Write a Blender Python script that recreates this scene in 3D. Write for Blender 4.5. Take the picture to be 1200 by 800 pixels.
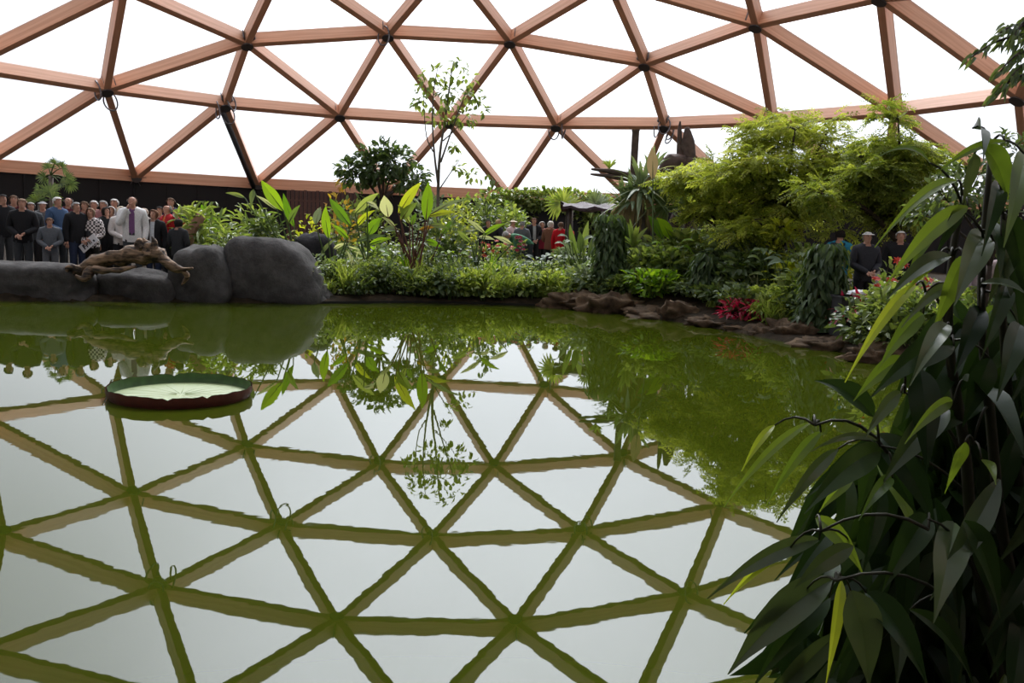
import bpy, bmesh, math, random
import numpy as np
from mathutils import Vector, Matrix, noise
for _o in list(bpy.data.objects): bpy.data.objects.remove(_o)
SC = bpy.context.scene
COL = SC.collection
PI = math.pi
RS = np.random.RandomState(7)
random.seed(7)

# ------------------------------------------------------------------ camera
FPX, PITCH, ROLL, CAMH = 1017.734, 0.12993, 0.03994, 1.5659
_fw = np.array([0, math.cos(PITCH), -math.sin(PITCH)])
_rt = np.array([1.0, 0, 0]); _up = np.array([0, math.sin(PITCH), math.cos(PITCH)])
RT = _rt*math.cos(ROLL)+_up*math.sin(ROLL)
UP = -_rt*math.sin(ROLL)+_up*math.cos(ROLL)
cam_d = bpy.data.cameras.new('camera'); cam = bpy.data.objects.new('camera', cam_d); COL.objects.link(cam)
cam_d.sensor_width = 36; cam_d.lens = FPX/1200*36; cam_d.clip_end = 400; cam_d.clip_start = .05
cam.matrix_world = Matrix(((RT[0], UP[0], -_fw[0], 0), (RT[1], UP[1], -_fw[1], 0), (RT[2], UP[2], -_fw[2], CAMH), (0, 0, 0, 1)))
SC.camera = cam
def at(u, v, Y):
    """point at forward distance Y whose place in the photograph is (u, v)"""
    r = _fw+RT*(u-600)/FPX-UP*(v-400)/FPX
    p = r*(Y/r[1]); return np.array([p[0], p[1], p[2]+CAMH])

# ------------------------------------------------------------------ sky, sun, exposure
SUN_AZ, SUN_EL = math.radians(1), math.radians(46)
sun_dir = (math.sin(SUN_AZ)*math.cos(SUN_EL), math.cos(SUN_AZ)*math.cos(SUN_EL), math.sin(SUN_EL))
W = bpy.data.worlds.new('sky'); SC.world = W; W.use_nodes = True
nt = W.node_tree; nt.nodes.clear()
def N(nt, t, **k):
    n = nt.nodes.new(t)
    for a, b in k.items():
        if a in n.inputs.keys(): n.inputs[a].default_value = b
        else: setattr(n, a, b)
    return n
tc = N(nt, 'ShaderNodeTexCoord')
dot = N(nt, 'ShaderNodeVectorMath', operation='DOT_PRODUCT'); dot.inputs[1].default_value = sun_dir
nt.links.new(tc.outputs['Generated'], dot.inputs[0])
ac = N(nt, 'ShaderNodeMath', operation='ARCCOSINE'); nt.links.new(dot.outputs['Value'], ac.inputs[0])
def gauss(sig):
    a = N(nt, 'ShaderNodeMath', operation='DIVIDE'); nt.links.new(ac.outputs[0], a.inputs[0]); a.inputs[1].default_value = sig
    b = N(nt, 'ShaderNodeMath', operation='MULTIPLY'); nt.links.new(a.outputs[0], b.inputs[0]); nt.links.new(a.outputs[0], b.inputs[1])
    c = N(nt, 'ShaderNodeMath', operation='MULTIPLY'); nt.links.new(b.outputs[0], c.inputs[0]); c.inputs[1].default_value = -1
    d = N(nt, 'ShaderNodeMath', operation='EXPONENT'); nt.links.new(c.outputs[0], d.inputs[0]); return d
SKY_BASE, SKY_GLOW, SKY_SIG = 0.52, 14.0, math.radians(25)
g = gauss(SKY_SIG)
cl = N(nt, 'ShaderNodeTexNoise', Scale=2.2, Detail=4.0); nt.links.new(tc.outputs['Generated'], cl.inputs['Vector'])
m1 = N(nt, 'ShaderNodeMath', operation='MULTIPLY_ADD'); nt.links.new(g.outputs[0], m1.inputs[0]); m1.inputs[1].default_value = SKY_GLOW; m1.inputs[2].default_value = SKY_BASE
cm = N(nt, 'ShaderNodeMapRange'); nt.links.new(cl.outputs['Fac'], cm.inputs['Value'])
cm.inputs['From Min'].default_value = .3; cm.inputs['From Max'].default_value = .7; cm.inputs['To Min'].default_value = .85; cm.inputs['To Max'].default_value = 1.12
m2 = N(nt, 'ShaderNodeMath', operation='MULTIPLY'); nt.links.new(m1.outputs[0], m2.inputs[0]); nt.links.new(cm.outputs[0], m2.inputs[1])
bg = N(nt, 'ShaderNodeBackground'); bg.inputs['Color'].default_value = (.93, .955, 1, 1); nt.links.new(m2.outputs[0], bg.inputs['Strength'])
wo = N(nt, 'ShaderNodeOutputWorld'); nt.links.new(bg.outputs[0], wo.inputs['Surface'])
sl = bpy.data.lights.new('sun', 'SUN'); sl.energy = 3.4; sl.angle = math.radians(9); sl.color = (1, .96, .88)
so = bpy.data.objects.new('sun', sl); COL.objects.link(so)
so.rotation_mode = 'QUATERNION'; so.rotation_quaternion = Vector(sun_dir).to_track_quat('Z', 'Y'); so.location = (0, 20, 40)
vs = SC.view_settings; vs.view_transform = 'Standard'; vs.look = 'None'; vs.gamma = 1; vs.use_curve_mapping = False; vs.exposure = 0.1
SC.display_settings.display_device = 'sRGB'

# ------------------------------------------------------------------ materials
MATS = {}
def mat(name):
    m = bpy.data.materials.new(name); m.use_nodes = True; m.node_tree.nodes.clear(); return m, m.node_tree
def plain(name, c, rough=.6, metal=0, nscale=0, nmix=.25, bump=0, spec=.4):
    if name in MATS: return MATS[name]
    m, t = mat(name); p = N(t, 'ShaderNodeBsdfPrincipled'); o = N(t, 'ShaderNodeOutputMaterial'); t.links.new(p.outputs[0], o.inputs[0])
    p.inputs['Base Color'].default_value = (*c, 1); p.inputs['Roughness'].default_value = rough; p.inputs['Metallic'].default_value = metal
    p.inputs['Specular IOR Level'].default_value = spec
    if nscale:
        tcn = N(t, 'ShaderNodeTexCoord'); nz = N(t, 'ShaderNodeTexNoise', Scale=nscale, Detail=5.0); t.links.new(tcn.outputs['Object'], nz.inputs['Vector'])
        mr = N(t, 'ShaderNodeMapRange'); t.links.new(nz.outputs['Fac'], mr.inputs['Value']); mr.inputs['From Min'].default_value = .25; mr.inputs['From Max'].default_value = .75
        mx = N(t, 'ShaderNodeMix', data_type='RGBA'); mx.inputs[6].default_value = (*[x*(1-nmix) for x in c], 1); mx.inputs[7].default_value = (*[min(1, x*(1+nmix)) for x in c], 1)
        t.links.new(mr.outputs[0], mx.inputs[0]); t.links.new(mx.outputs[2], p.inputs['Base Color'])
        if bump:
            b = N(t, 'ShaderNodeBump', Strength=bump, Distance=.03); t.links.new(nz.outputs['Fac'], b.inputs['Height']); t.links.new(b.outputs[0], p.inputs['Normal'])
    MATS[name] = m; return m
def leafm(name, c1, c2, trans=.35, rough=.42, tcol=None, spec=.35, vein=0):
    """leaf: colours c1..c2 by the per-leaf attribute tint, light passes through it"""
    if name in MATS: return MATS[name]
    m, t = mat(name); o = N(t, 'ShaderNodeOutputMaterial')
    at_ = N(t, 'ShaderNodeAttribute', attribute_name='tint')
    mx = N(t, 'ShaderNodeMix', data_type='RGBA'); mx.inputs[6].default_value = (*c1, 1); mx.inputs[7].default_value = (*c2, 1); t.links.new(at_.outputs['Fac'], mx.inputs[0])
    p = N(t, 'ShaderNodeBsdfPrincipled'); p.inputs['Roughness'].default_value = rough; p.inputs['Specular IOR Level'].default_value = spec
    t.links.new(mx.outputs[2], p.inputs['Base Color'])
    tl = N(t, 'ShaderNodeBsdfTranslucent'); hs = N(t, 'ShaderNodeMix', data_type='RGBA', blend_type='MULTIPLY'); hs.inputs[0].default_value = 1
    hs.inputs[7].default_value = (*(tcol or (1.9, 1.8, .8)), 1); t.links.new(mx.outputs[2], hs.inputs[6]); t.links.new(hs.outputs[2], tl.inputs['Color'])
    ms = N(t, 'ShaderNodeMixShader'); ms.inputs[0].default_value = trans; t.links.new(p.outputs[0], ms.inputs[1]); t.links.new(tl.outputs[0], ms.inputs[2])
    t.links.new(ms.outputs[0], o.inputs[0]); MATS[name] = m; return m

# ------------------------------------------------------------------ mesh helpers
class MB:
    def __init__(s): s.v = []; s.f = []; s.t = []; s.n = 0
    def add(s, v, f, tint=None):
        v = np.asarray(v, float); s.v.append(v); s.t.append(np.full(len(v), .5) if tint is None else np.broadcast_to(np.asarray(tint, float), (len(v),)))
        s.f.append([tuple(int(i)+s.n for i in q) for q in f] if not isinstance(f, np.ndarray) else f+s.n); s.n += len(v); return s
    def mesh(s, name, smooth=False, sharp=False):
        me = bpy.data.meshes.new(name)
        if not s.v: return me
        V = np.concatenate(s.v); T = np.concatenate(s.t)
        if all(isinstance(f, np.ndarray) for f in s.f) and len({f.shape[1] for f in s.f}) == 1:
            F = np.concatenate(s.f); k = F.shape[1]
            me.vertices.add(len(V)); me.vertices.foreach_set('co', V.astype(np.float32).ravel())
            me.loops.add(F.size); me.loops.foreach_set('vertex_index', F.astype(np.int32).ravel())
            me.polygons.add(len(F)); me.polygons.foreach_set('loop_start', np.arange(0, F.size, k, dtype=np.int32))
            me.polygons.foreach_set('loop_total', np.full(len(F), k, dtype=np.int32)); me.update(calc_edges=True)
        else:
            F = [tuple(int(i) for i in q) for f in s.f for q in f]
            me.from_pydata([tuple(x) for x in V], [], F); me.update()
        a = me.attributes.new('tint', 'FLOAT', 'POINT'); a.data.foreach_set('value', T.astype(np.float32))
        if sharp:
            e = np.zeros(len(me.edges)*2, np.int32); me.edges.foreach_get('vertices', e); e = e.reshape(-1, 2); at_ = me.attributes.new('sharp_edge', 'BOOLEAN', 'EDGE')
            at_.data.foreach_set('value', (e % 5 == 2).all(1))
        if smooth: me.polygons.foreach_set('use_smooth', np.ones(len(me.polygons), dtype=bool))
        return me
    def build(s, name, m, parent=None, smooth=False, loc=None, sharp=False):
        me = s.mesh(name, smooth, sharp); return link(name, me, m, parent, loc)
def link(name, me, m=None, parent=None, loc=None):
    if m is not None and not me.materials: me.materials.append(m)
    o = bpy.data.objects.new(name, me); COL.objects.link(o)
    if parent is not None: o.parent = parent
    if loc is not None: o.location = loc
    return o
USED = {}
def tag(o, label=None, cat=None, group=None, kind=None):
    if label: o['label'] = label
    if cat: o['category'] = cat
    if group: o['group'] = group
    if kind: o['kind'] = kind
    return o
def thing(name, label, cat, loc=(0, 0, 0), group=None, rz=0):
    o = bpy.data.objects.new(name, None); COL.objects.link(o); o.empty_display_size = .1
    o.location = tuple(float(x) for x in loc); o.rotation_euler = (0, 0, rz); return tag(o, label, cat, group)
def unit(v): v = np.asarray(v, float); return v/(np.linalg.norm(v)+1e-12)
def box(mb, c, s, R=None, tint=None):
    v = np.array([[x, y, z] for x in (-.5, .5) for y in (-.5, .5) for z in (-.5, .5)])*np.asarray(s)
    if R is not None: v = v@np.asarray(R).T
    mb.add(v+np.asarray(c), [(0, 1, 3, 2), (4, 6, 7, 5), (0, 4, 5, 1), (2, 3, 7, 6), (0, 2, 6, 4), (1, 5, 7, 3)], tint)
def tube(mb, pts, rad, n=6, tint=None, caps=True, flat=1.0):
    pts = np.asarray(pts, float); k = len(pts); rad = np.broadcast_to(np.asarray(rad, float), (k,))
    tg = np.gradient(pts, axis=0); ref = np.array([0.31, .17, .93]); vs_ = []
    s0 = unit(np.cross(tg[0], ref if abs(unit(tg[0])@ref) < .95 else [1, 0, 0]))
    for i in range(k):
        d = unit(tg[i]); s0 = unit(s0-d*(s0@d)); b = np.cross(d, s0)
        for j in range(n):
            a = 2*PI*j/n; vs_.append(pts[i]+rad[i]*(math.cos(a)*s0+flat*math.sin(a)*b))
    f = [(i*n+j, i*n+(j+1) % n, (i+1)*n+(j+1) % n, (i+1)*n+j) for i in range(k-1) for j in range(n)]
    if caps: f += [tuple(range(n-1, -1, -1)), tuple(range((k-1)*n, k*n))]
    mb.add(vs_, f, tint)
def bez(p0, p1, bow, n=6):
    t = np.linspace(0, 1, n)[:, None]; p0 = np.asarray(p0, float); p1 = np.asarray(p1, float)
    return p0+(p1-p0)*t+np.asarray(bow, float)*4*t*(1-t)

# leaf templates: x along, y across, z off the blade (all triangles)
def tmpl(st, hw, droop, fold):
    st = np.array(st); v = [[0, 0, 0]]; f = []
    for x, h in zip(st, hw):
        z = -droop*x*x; v += [[x, -h, z+fold*h], [x, 0, z], [x, h, z+fold*h]]
    v.append([1, 0, -droop]); k = len(st); e = len(v)-1
    f += [(0, 1, 2), (0, 2, 3)]
    for i in range(k-1):
        a = 1+3*i; b = a+3
        f += [(a, b, b+1), (a, b+1, a+1), (a+1, b+1, b+2), (a+1, b+2, a+2)]
    a = 1+3*(k-1); f += [(a, e, a+1), (a+1, e, a+2)]
    return np.array(v, float), np.array(f)
T_OV = tmpl([.5], [.5], .15, .3)
T_OV2 = tmpl([.3, .65], [.45, .5], .25, .25)
T_LAN = tmpl([.25, .6], [.5, .42], .35, .25)
T_LAN3 = tmpl([.18, .45, .75], [.36, .5, .34], .45, .25)
T_BLADE = tmpl([.35, .7], [.5, .36], .5, .12)
def leaves(mb, tm, P, D, Nn, L, Wd, tint):
    """one leaf per row: base P, direction D, blade normal about Nn, length L, width Wd"""
    T, F = tm; n = len(P); D = D/np.linalg.norm(D, axis=1, keepdims=True)
    S = np.cross(Nn, D); S /= np.linalg.norm(S, axis=1, keepdims=True)+1e-9; Z = np.cross(D, S)
    L = np.broadcast_to(L, (n,))[:, None, None]; Wd = np.broadcast_to(Wd, (n,))[:, None, None]
    V = P[:, None]+D[:, None]*T[None, :, :1]*L+S[:, None]*T[None, :, 1:2]*Wd+Z[:, None]*T[None, :, 2:]*L
    k = len(T); FF = (F[None]+(np.arange(n)*k)[:, None, None]).reshape(-1, 3)
    mb.add(V.reshape(-1, 3), FF, np.repeat(np.broadcast_to(tint, (n,)), k))
def rdir(n, rs=RS): v = rs.normal(size=(n, 3)); return v/np.linalg.norm(v, axis=1, keepdims=True)
def cloud(mb, c, r, n, tm, L, Wd, rs, up=.3, out=.8, droop=0, shell=.45, tint=(0, 1), jit=.6):
    """leaves spread through an ellipsoid, pointing outwards"""
    d = rdir(n, rs); rad = (shell+(1-shell)*rs.rand(n))**.6
    P = np.asarray(c)+d*np.asarray(r)*rad[:, None]
    D = d*out+rdir(n, rs)*jit+np.array([0, 0, up-droop])
    Nn = np.array([0, 0, 1.0])+rdir(n, rs)*.55+d*.3
    leaves(mb, tm, P, D, Nn, L*(.7+.6*rs.rand(n)), Wd*(.7+.6*rs.rand(n)), tint[0]+(tint[1]-tint[0])*rs.rand(n))
def strap(p0, p1, w, sag=(0, 0, 0), face=None, n=9, fold=.18, peak=.45, wave=0, rs=RS, tip=1.0, power=.85, taper=0):
    """one curved leaf blade from p0 to p1; face = direction its broad side looks to"""
    C = bez(p0, p1, sag, n); t = np.linspace(0, 1, n); tg = np.gradient(C, axis=0)
    face = np.array([0, -1, .4]) if face is None else np.asarray(face, float)
    k = math.log(.5)/math.log(peak); hw = np.sin(PI*np.clip(t, 0, 1)**k)**power*(1-taper*t**2)*w/2; hw[0] = w*.05; hw[-1] = .001*tip
    V = []; ph = rs.rand()*6
    for i in range(n):
        d = unit(tg[i]); s = unit(np.cross(d, face)); b = np.cross(s, d)
        wv = wave*math.sin(ph+t[i]*14)*hw[i]
        for a in (-1, -.5, 0, .5, 1): V.append(C[i]+s*a*hw[i]+b*(abs(a)*fold*hw[i]+wv*a))
    F = [(i*5+j, i*5+j+1, i*5+j+6, i*5+j+5) for i in range(n-1) for j in range(4)]
    return np.array(V), np.array(F)
# ------------------------------------------------------------------ the dome
Q_YAW, Q_CX, Q_CY, DR = -0.06089, -0.64031, -0.02308, 40.0
COLAT = {(1, 0): .17027, (2, 0): .33596, (2, 1): .29073, (3, 0): .47623, (3, 1): .42498, (4, 0): .58508, (4, 1): .57718, (4, 2): .58292, (5, .5): .75022, (5, 1.5): .73976}
RADS = {(1, 0): .00622, (2, 0): .00448, (2, 1): .00065, (3, 0): .00135, (3, 1): -.00199, (4, 0): -.00488, (4, 1): -.01069, (4, 2): -.0062, (5, .5): .01018, (5, 1.5): .00051}
AZS = {3: .00421, 4: -.00914, 5: -.04829}
ZC = -.65145
def dome_local(r, z, az):
    x, y = r*math.cos(az)-Q_CX, r*math.sin(az)-Q_CY
    return np.array([DR*(x*math.sin(Q_YAW)-y*math.cos(Q_YAW)), DR*(x*math.cos(Q_YAW)+y*math.sin(Q_YAW)), DR*z])
DC = dome_local(0, 0, 0)
def node(k, i):
    if k == 0: return dome_local(0, 1.004+ZC, 0)
    m = 4 if k == 5 else k
    i = i % (6*m); ph = i % m; p = min(ph, m-ph); key = (k, p if k == 5 else int(p))
    s = 0 if ph in (0, m/2) else (1 if ph < m/2 else -1)
    d = 0
    if k in (3, 4): d = AZS[k]
    if k == 5 and ph in (.5, 3.5): d = AZS[5]
    az = -((i+s*d)/m-.5)*PI/3
    c = COLAT[key]; q = 1+RADS[key]
    return dome_local(q*math.sin(c), q*math.cos(c)+ZC, az)
NODES = {(0, 0): node(0, 0)}
for k in range(1, 5):
    for i in range(6*k): NODES[(k, i)] = node(k, i)
for j in range(24): NODES[(5, j)] = node(5, j+.5)
EDGES, TRIS = set(), []
def ed(a, b): EDGES.add((a, b) if a < b else (b, a))
for s in range(6):
    ed((0, 0), (1, s)); ed((1, s), (1, (s+1) % 6)); TRIS.append(((0, 0), (1, s), (1, (s+1) % 6)))
for k in range(1, 4):
    n, n2 = 6*k, 6*(k+1)
    for s in range(6):
        for j in range(k+1):
            a = (k, (s*k+j) % n); b = (k+1, (s*(k+1)+j) % n2); c = (k+1, (s*(k+1)+j+1) % n2)
            ed(b, c); TRIS.append((a, b, c)); ed(a, b); ed(a, c)
            if j < k:
                a2 = (k, (s*k+j+1) % n); ed(a, a2); TRIS.append((a, c, a2))
for i in range(24):
    a, a2, b, b0 = (4, i), (4, (i+1) % 24), (5, i), (5, (i-1) % 24)
    ed(a, a2); ed(a, b); ed(a, b0); ed(b0, b); TRIS.append((a, b, a2)); TRIS.append((a, b0, b))
DCEN = np.array([DC[0], DC[1], ZC*DR])
def wood_mat():
    m, t = mat('larch glulam'); o = N(t, 'ShaderNodeOutputMaterial'); p = N(t, 'ShaderNodeBsdfPrincipled'); t.links.new(p.outputs[0], o.inputs[0])
    tcn = N(t, 'ShaderNodeTexCoord'); mp = N(t, 'ShaderNodeMapping'); mp.inputs['Scale'].default_value = (.35, 9, 14); t.links.new(tcn.outputs['Object'], mp.inputs['Vector'])
    nz = N(t, 'ShaderNodeTexNoise', Scale=1.0, Detail=6.0); t.links.new(mp.outputs[0], nz.inputs['Vector'])
    cr = N(t, 'ShaderNodeValToRGB'); t.links.new(nz.outputs['Fac'], cr.inputs[0])
    cr.color_ramp.elements[0].position = .3; cr.color_ramp.elements[0].color = (.54, .285, .175, 1); cr.color_ramp.elements[1].position = .72; cr.color_ramp.elements[1].color = (.71, .42, .28, 1)
    t.links.new(cr.outputs[0], p.inputs['Base Color']); p.inputs['Roughness'].default_value = .55; return m
M_WOOD = wood_mat(); M_STEEL = plain('galvanised steel', (.12, .12, .13), .45, .7)
M_DARK = plain('black sheeting', (.006, .006, .007), .8)
def pane_mat():
    m, t = mat('roof foil'); o = N(t, 'ShaderNodeOutputMaterial'); tr = N(t, 'ShaderNodeBsdfTransparent'); tr.inputs[0].default_value = (.93, .94, .96, 1)
    tl = N(t, 'ShaderNodeBsdfTranslucent'); tl.inputs[0].default_value = (.85, .87, .9, 1)
    mx = N(t, 'ShaderNodeMixShader'); mx.inputs[0].default_value = .10; t.links.new(tr.outputs[0], mx.inputs[1]); t.links.new(tl.outputs[0], mx.inputs[2]); t.links.new(mx.outputs[0], o.inputs[0]); return m
M_PANE = pane_mat()
ceiling = thing('ceiling', None, None, DC); del_ = None
tag(ceiling, 'geodesic timber dome roof of triangular clear panes over the pond', None, kind='structure')
def child(o, parent):
    o.parent = parent; o.matrix_parent_inverse = Matrix.Translation(-Vector(parent.location)); return o
BW, BD = .30, .60
for a, b in sorted(EDGES):
    pa, pb = NODES[a], NODES[b]; L = np.linalg.norm(pb-pa)-.36; mid = (pa+pb)/2
    base = a[0] == 5 and b[0] == 5
    x = unit(pb-pa); z = np.array([0, 0, 1.0]) if base else unit(mid-DCEN); y = unit(np.cross(z, x)); z = np.cross(x, y)
    w_, d_ = (BW, BD); c = .012
    prof = [(-w_/2+c, -d_/2), (w_/2-c, -d_/2), (w_/2, -d_/2+c), (w_/2, d_/2-c), (w_/2-c, d_/2), (-w_/2+c, d_/2), (-w_/2, d_/2-c), (-w_/2, -d_/2+c)]
    mb = MB(); v = [(s*L/2, q[0], q[1]) for s in (-1, 1) for q in prof]
    mb.add(v, [(i, (i+1) % 8, 8+(i+1) % 8, 8+i) for i in range(8)]+[tuple(range(7, -1, -1)), tuple(range(8, 16))])
    o = mb.build('beam', M_WOOD); o.matrix_world = Matrix(((x[0], y[0], z[0], mid[0]), (x[1], y[1], z[1], mid[1]), (x[2], y[2], z[2], mid[2]), (0, 0, 0, 1)))
    child(o, ceiling)
# hubs: a steel tube with flanges, one mesh shared
hm = MB(); tube(hm, [(0, 0, -.36), (0, 0, .3)], .17, 14); tube(hm, [(0, 0, -.40), (0, 0, -.36)], .27, 14); tube(hm, [(0, 0, .27), (0, 0, .31)], .27, 14)
for q in range(6):
    a = q*PI/3; box(hm, (.33*math.cos(a), .33*math.sin(a), -.03), (.42, .03, .42), [[math.cos(a), -math.sin(a), 0], [math.sin(a), math.cos(a), 0], [0, 0, 1]])
hub_me = hm.mesh('hub'); hub_me.materials.append(M_STEEL)
def loop_mesh():
    mb = MB(); ps = [(0.0+.03*math.sin(2*t), .28*math.sin(t), -.36+.5*math.cos(t)*1.0) for t in np.linspace(0, 2*PI, 22)]
    tube(mb, ps, .035, 6, caps=False); me = mb.mesh('cable_loop', True); me.materials.append(M_STEEL); return me
loop_me = loop_mesh()
LOOPS = {(4, 0): 3, (4, 3): 2, (4, 4): 4, (4, 23): 2, (3, 1): 1, (2, 0): 3, (2, 1): 1, (2, 11): 3, (2, 2): 2, (2, 3): 1}
for k_, p in NODES.items():
    z = Vector(unit(p-DCEN)) if k_[0] < 5 else Vector(unit((p-DC)*(1, 1, 0)+np.array([0, 0, 8.0])))
    R = z.to_track_quat('Z', 'Y').to_matrix().to_4x4()
    o = link('hub', hub_me); o.matrix_world = Matrix.Translation(Vector(p))@R; child(o, ceiling)
    for j in range(LOOPS.get(k_, 0)):
        a = j*2.1+k_[1]; dx = Vector((.42*math.cos(a), .42*math.sin(a), .1 if j % 2 else -.15))
        l = link('cable_loop', loop_me); l.matrix_world = Matrix.Translation(Vector(p)+R.to_3x3()@dx)@R@Matrix.Rotation(a, 4, 'Z'); l.parent = o; l.matrix_parent_inverse = (Matrix.Translation(Vector(p))@R).inverted()
for a, b, c in TRIS:
    P = [NODES[a], NODES[b], NODES[c]]; cen = sum(P)/3; nn = unit(np.cross(P[1]-P[0], P[2]-P[0])); nn = nn if nn@(cen-DCEN) > 0 else -nn
    off = nn*(BD/2-.06)
    V = [p+off-cen for p in P]+[p+off+nn*.05-cen for p in P]
    mb = MB(); mb.add(V, [(0, 1, 2), (3, 5, 4), (0, 3, 4, 1), (1, 4, 5, 2), (2, 5, 3, 0)])
    o = mb.build('pane', M_PANE, loc=cen); child(o, ceiling)
# dark drain pipe down one strut
pa, pb = NODES[(4, 0)], NODES[(5, 0)]; inn = -unit((pa+pb)/2-DCEN); sd = unit(np.cross(pb-pa, inn))
mb = MB(); tube(mb, np.array([pa+(pb-pa)*.04, pa+(pb-pa)*.97])+inn*.36+sd*.2, .14, 10)
o = mb.build('drain_pipe', plain('dark grey pipe', (.05, .06, .07), .35), smooth=True); child(o, ceiling); tag(o, 'dark grey drain pipe')

# ------------------------------------------------------------------ wall under the ring beam
sides = {}
for i in range(24):
    p = (NODES[(5, i)]+NODES[(5, (i+1) % 24)])/2-DC; a = math.degrees(math.atan2(p[0], p[1]))
    sides.setdefault('wall_back' if abs(a) < 50 else 'wall_front' if abs(a) > 135 else 'wall_left' if a < 0 else 'wall_right', []).append(i)
for nm, idx in sides.items():
    w_ = thing(nm, None, None, DC); tag(w_, kind='structure', label={'wall_back': 'low black wall under the ring beam across the pond', 'wall_left': 'black perimeter wall on the side of the crowd', 'wall_right': 'black perimeter wall behind the trees', 'wall_front': 'black perimeter wall behind the viewer'}[nm])
    for i in idx:
        a, b = NODES[(5, i)], NODES[(5, (i+1) % 24)]; L = np.linalg.norm(b-a); x = unit(b-a); x[2] = 0; x = unit(x); y = np.cross([0, 0, 1.0], x); m_ = (a+b)/2; y = y if y@(m_-DC) > 0 else -y; x = np.cross(y, [0, 0, 1.0])
        mb = MB(); h = m_[2]-.2+.6; box(mb, (0, 0, 0), (L+.12, .12, h))
        for s in (-.5, -.25, 0, .25, .5): box(mb, (s*(L-.15), -.08, 0), (.09, .05, h))
        o = mb.build('wall_panel', M_DARK)
        o.matrix_world = Matrix(((x[0], y[0], 0, m_[0]), (x[1], y[1], 0, m_[1]), (0, 0, 1, m_[2]-.2-h/2), (0, 0, 0, 1))); child(o, w_)

# ------------------------------------------------------------------ ground and pond
POND = np.array([(-13, 13.3), (-10.5, 14.2), (-8.4, 14.7), (-6.2, 15.6), (-3.9, 16.3), (-2, 17.3), (0, 17.7), (1.2, 17.6), (1.8, 17.2), (2.8, 15.9), (3.6, 14.6), (4.2, 13.2), (4.75, 12.1), (5.3, 10.3), (5.2, 8), (4.2, 5.6), (2.6, 3.4), (1.6, 2.2), (1.05, 1.4), (.5, .85), (-1, .75), (-5, .6), (-9, 1.2), (-12, 4), (-13.5, 8)])
def catmull(P, n=5):
    out = []; k = len(P)
    for i in range(k):
        p0, p1, p2, p3 = P[i-1], P[i], P[(i+1) % k], P[(i+2) % k]
        for t in np.arange(n)/n: out.append(.5*(2*p1+(p2-p0)*t+(2*p0-5*p1+4*p2-p3)*t*t+(3*p1-p0-3*p2+p3)*t**3))
    return np.array(out)
SHORE = catmull(POND)
def sdist(X, Y):
    """distance to the shore, negative in the pond"""
    X = np.asarray(X, float); Y = np.asarray(Y, float); best = np.full(X.shape, 1e9); ins = np.zeros(X.shape, bool)
    A = SHORE; B = np.roll(SHORE, -1, 0)
    for (ax, ay), (bx, by) in zip(A, B):
        dx, dy = bx-ax, by-ay; t = np.clip(((X-ax)*dx+(Y-ay)*dy)/(dx*dx+dy*dy), 0, 1)
        best = np.minimum(best, np.hypot(X-ax-t*dx, Y-ay-t*dy))
        c = ((ay > Y) != (by > Y)) & (X < (bx-ax)*(Y-ay)/(by-ay+1e-12)+ax); ins ^= c
    return np.where(ins, -best, best)
def gzv(X, Y):
    d = sdist(X, Y); s = np.clip((d+.9)/1.1, 0, 1); s = s*s*(3-2*s)
    z = -.75+s*.87
    bed = np.clip((d-.4)/2.5, 0, 1)*np.clip((Y-11)/3, 0, 1)*np.clip((X+3.8)/1.5, 0, 1)
    z = z+bed*.16+.45*np.exp(-(((X-3.6)/2.2)**2+((Y-18.5)/2.4)**2))*np.clip(d/.8, 0, 1)
    return z+.02*np.sin(X*3.1+1)*np.cos(Y*2.7)*np.clip(d, 0, 1)
def gz(x, y): return float(gzv(np.array([x]), np.array([y]))[0])
nr, na = 84, 300
rr = np.linspace(0, 1, nr+1)[1:]; aa = np.linspace(0, 2*PI, na, endpoint=False)
RW = np.full(na, 27.35)
GX = DC[0]+rr[:, None]*RW[None]*np.cos(aa)[None]; GY = DC[1]+rr[:, None]*RW[None]*np.sin(aa)[None]
GZ = gzv(GX, GY); V = np.concatenate([[[DC[0], DC[1], gz(DC[0], DC[1])]], np.stack([GX, GY, GZ], -1).reshape(-1, 3)])
F = [(0, 1+i, 1+(i+1) % na) for i in range(na)]+[(1+k*na+i, 1+(k+1)*na+i, 1+(k+1)*na+(i+1) % na, 1+k*na+(i+1) % na) for k in range(nr-1) for i in range(na)]
def ground_mat():
    m, t = mat('soil and bark mulch'); o = N(t, 'ShaderNodeOutputMaterial'); p = N(t, 'ShaderNodeBsdfPrincipled'); t.links.new(p.outputs[0], o.inputs[0]); p.inputs['Roughness'].default_value = .95; p.inputs['Specular IOR Level'].default_value = .08
    tcn = N(t, 'ShaderNodeTexCoord'); nz = N(t, 'ShaderNodeTexNoise', Scale=6.0, Detail=8.0); t.links.new(tcn.outputs['Object'], nz.inputs['Vector'])
    cr = N(t, 'ShaderNodeValToRGB'); t.links.new(nz.outputs['Fac'], cr.inputs[0]); e = cr.color_ramp.elements
    e[0].position = .3; e[0].color = (.010, .008, .005, 1); e[1].position = .75; e[1].color = (.045, .032, .02, 1)
    t.links.new(cr.outputs[0], p.inputs['Base Color']); b = N(t, 'ShaderNodeBump', Strength=.6, Distance=.05); t.links.new(nz.outputs['Fac'], b.inputs['Height']); t.links.new(b.outputs[0], p.inputs['Normal']); return m
mb = MB(); mb.add(V, F); floor = mb.build('floor', ground_mat(), smooth=True); tag(floor, 'dark soil beds and ground around the pond', kind='structure')
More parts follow.
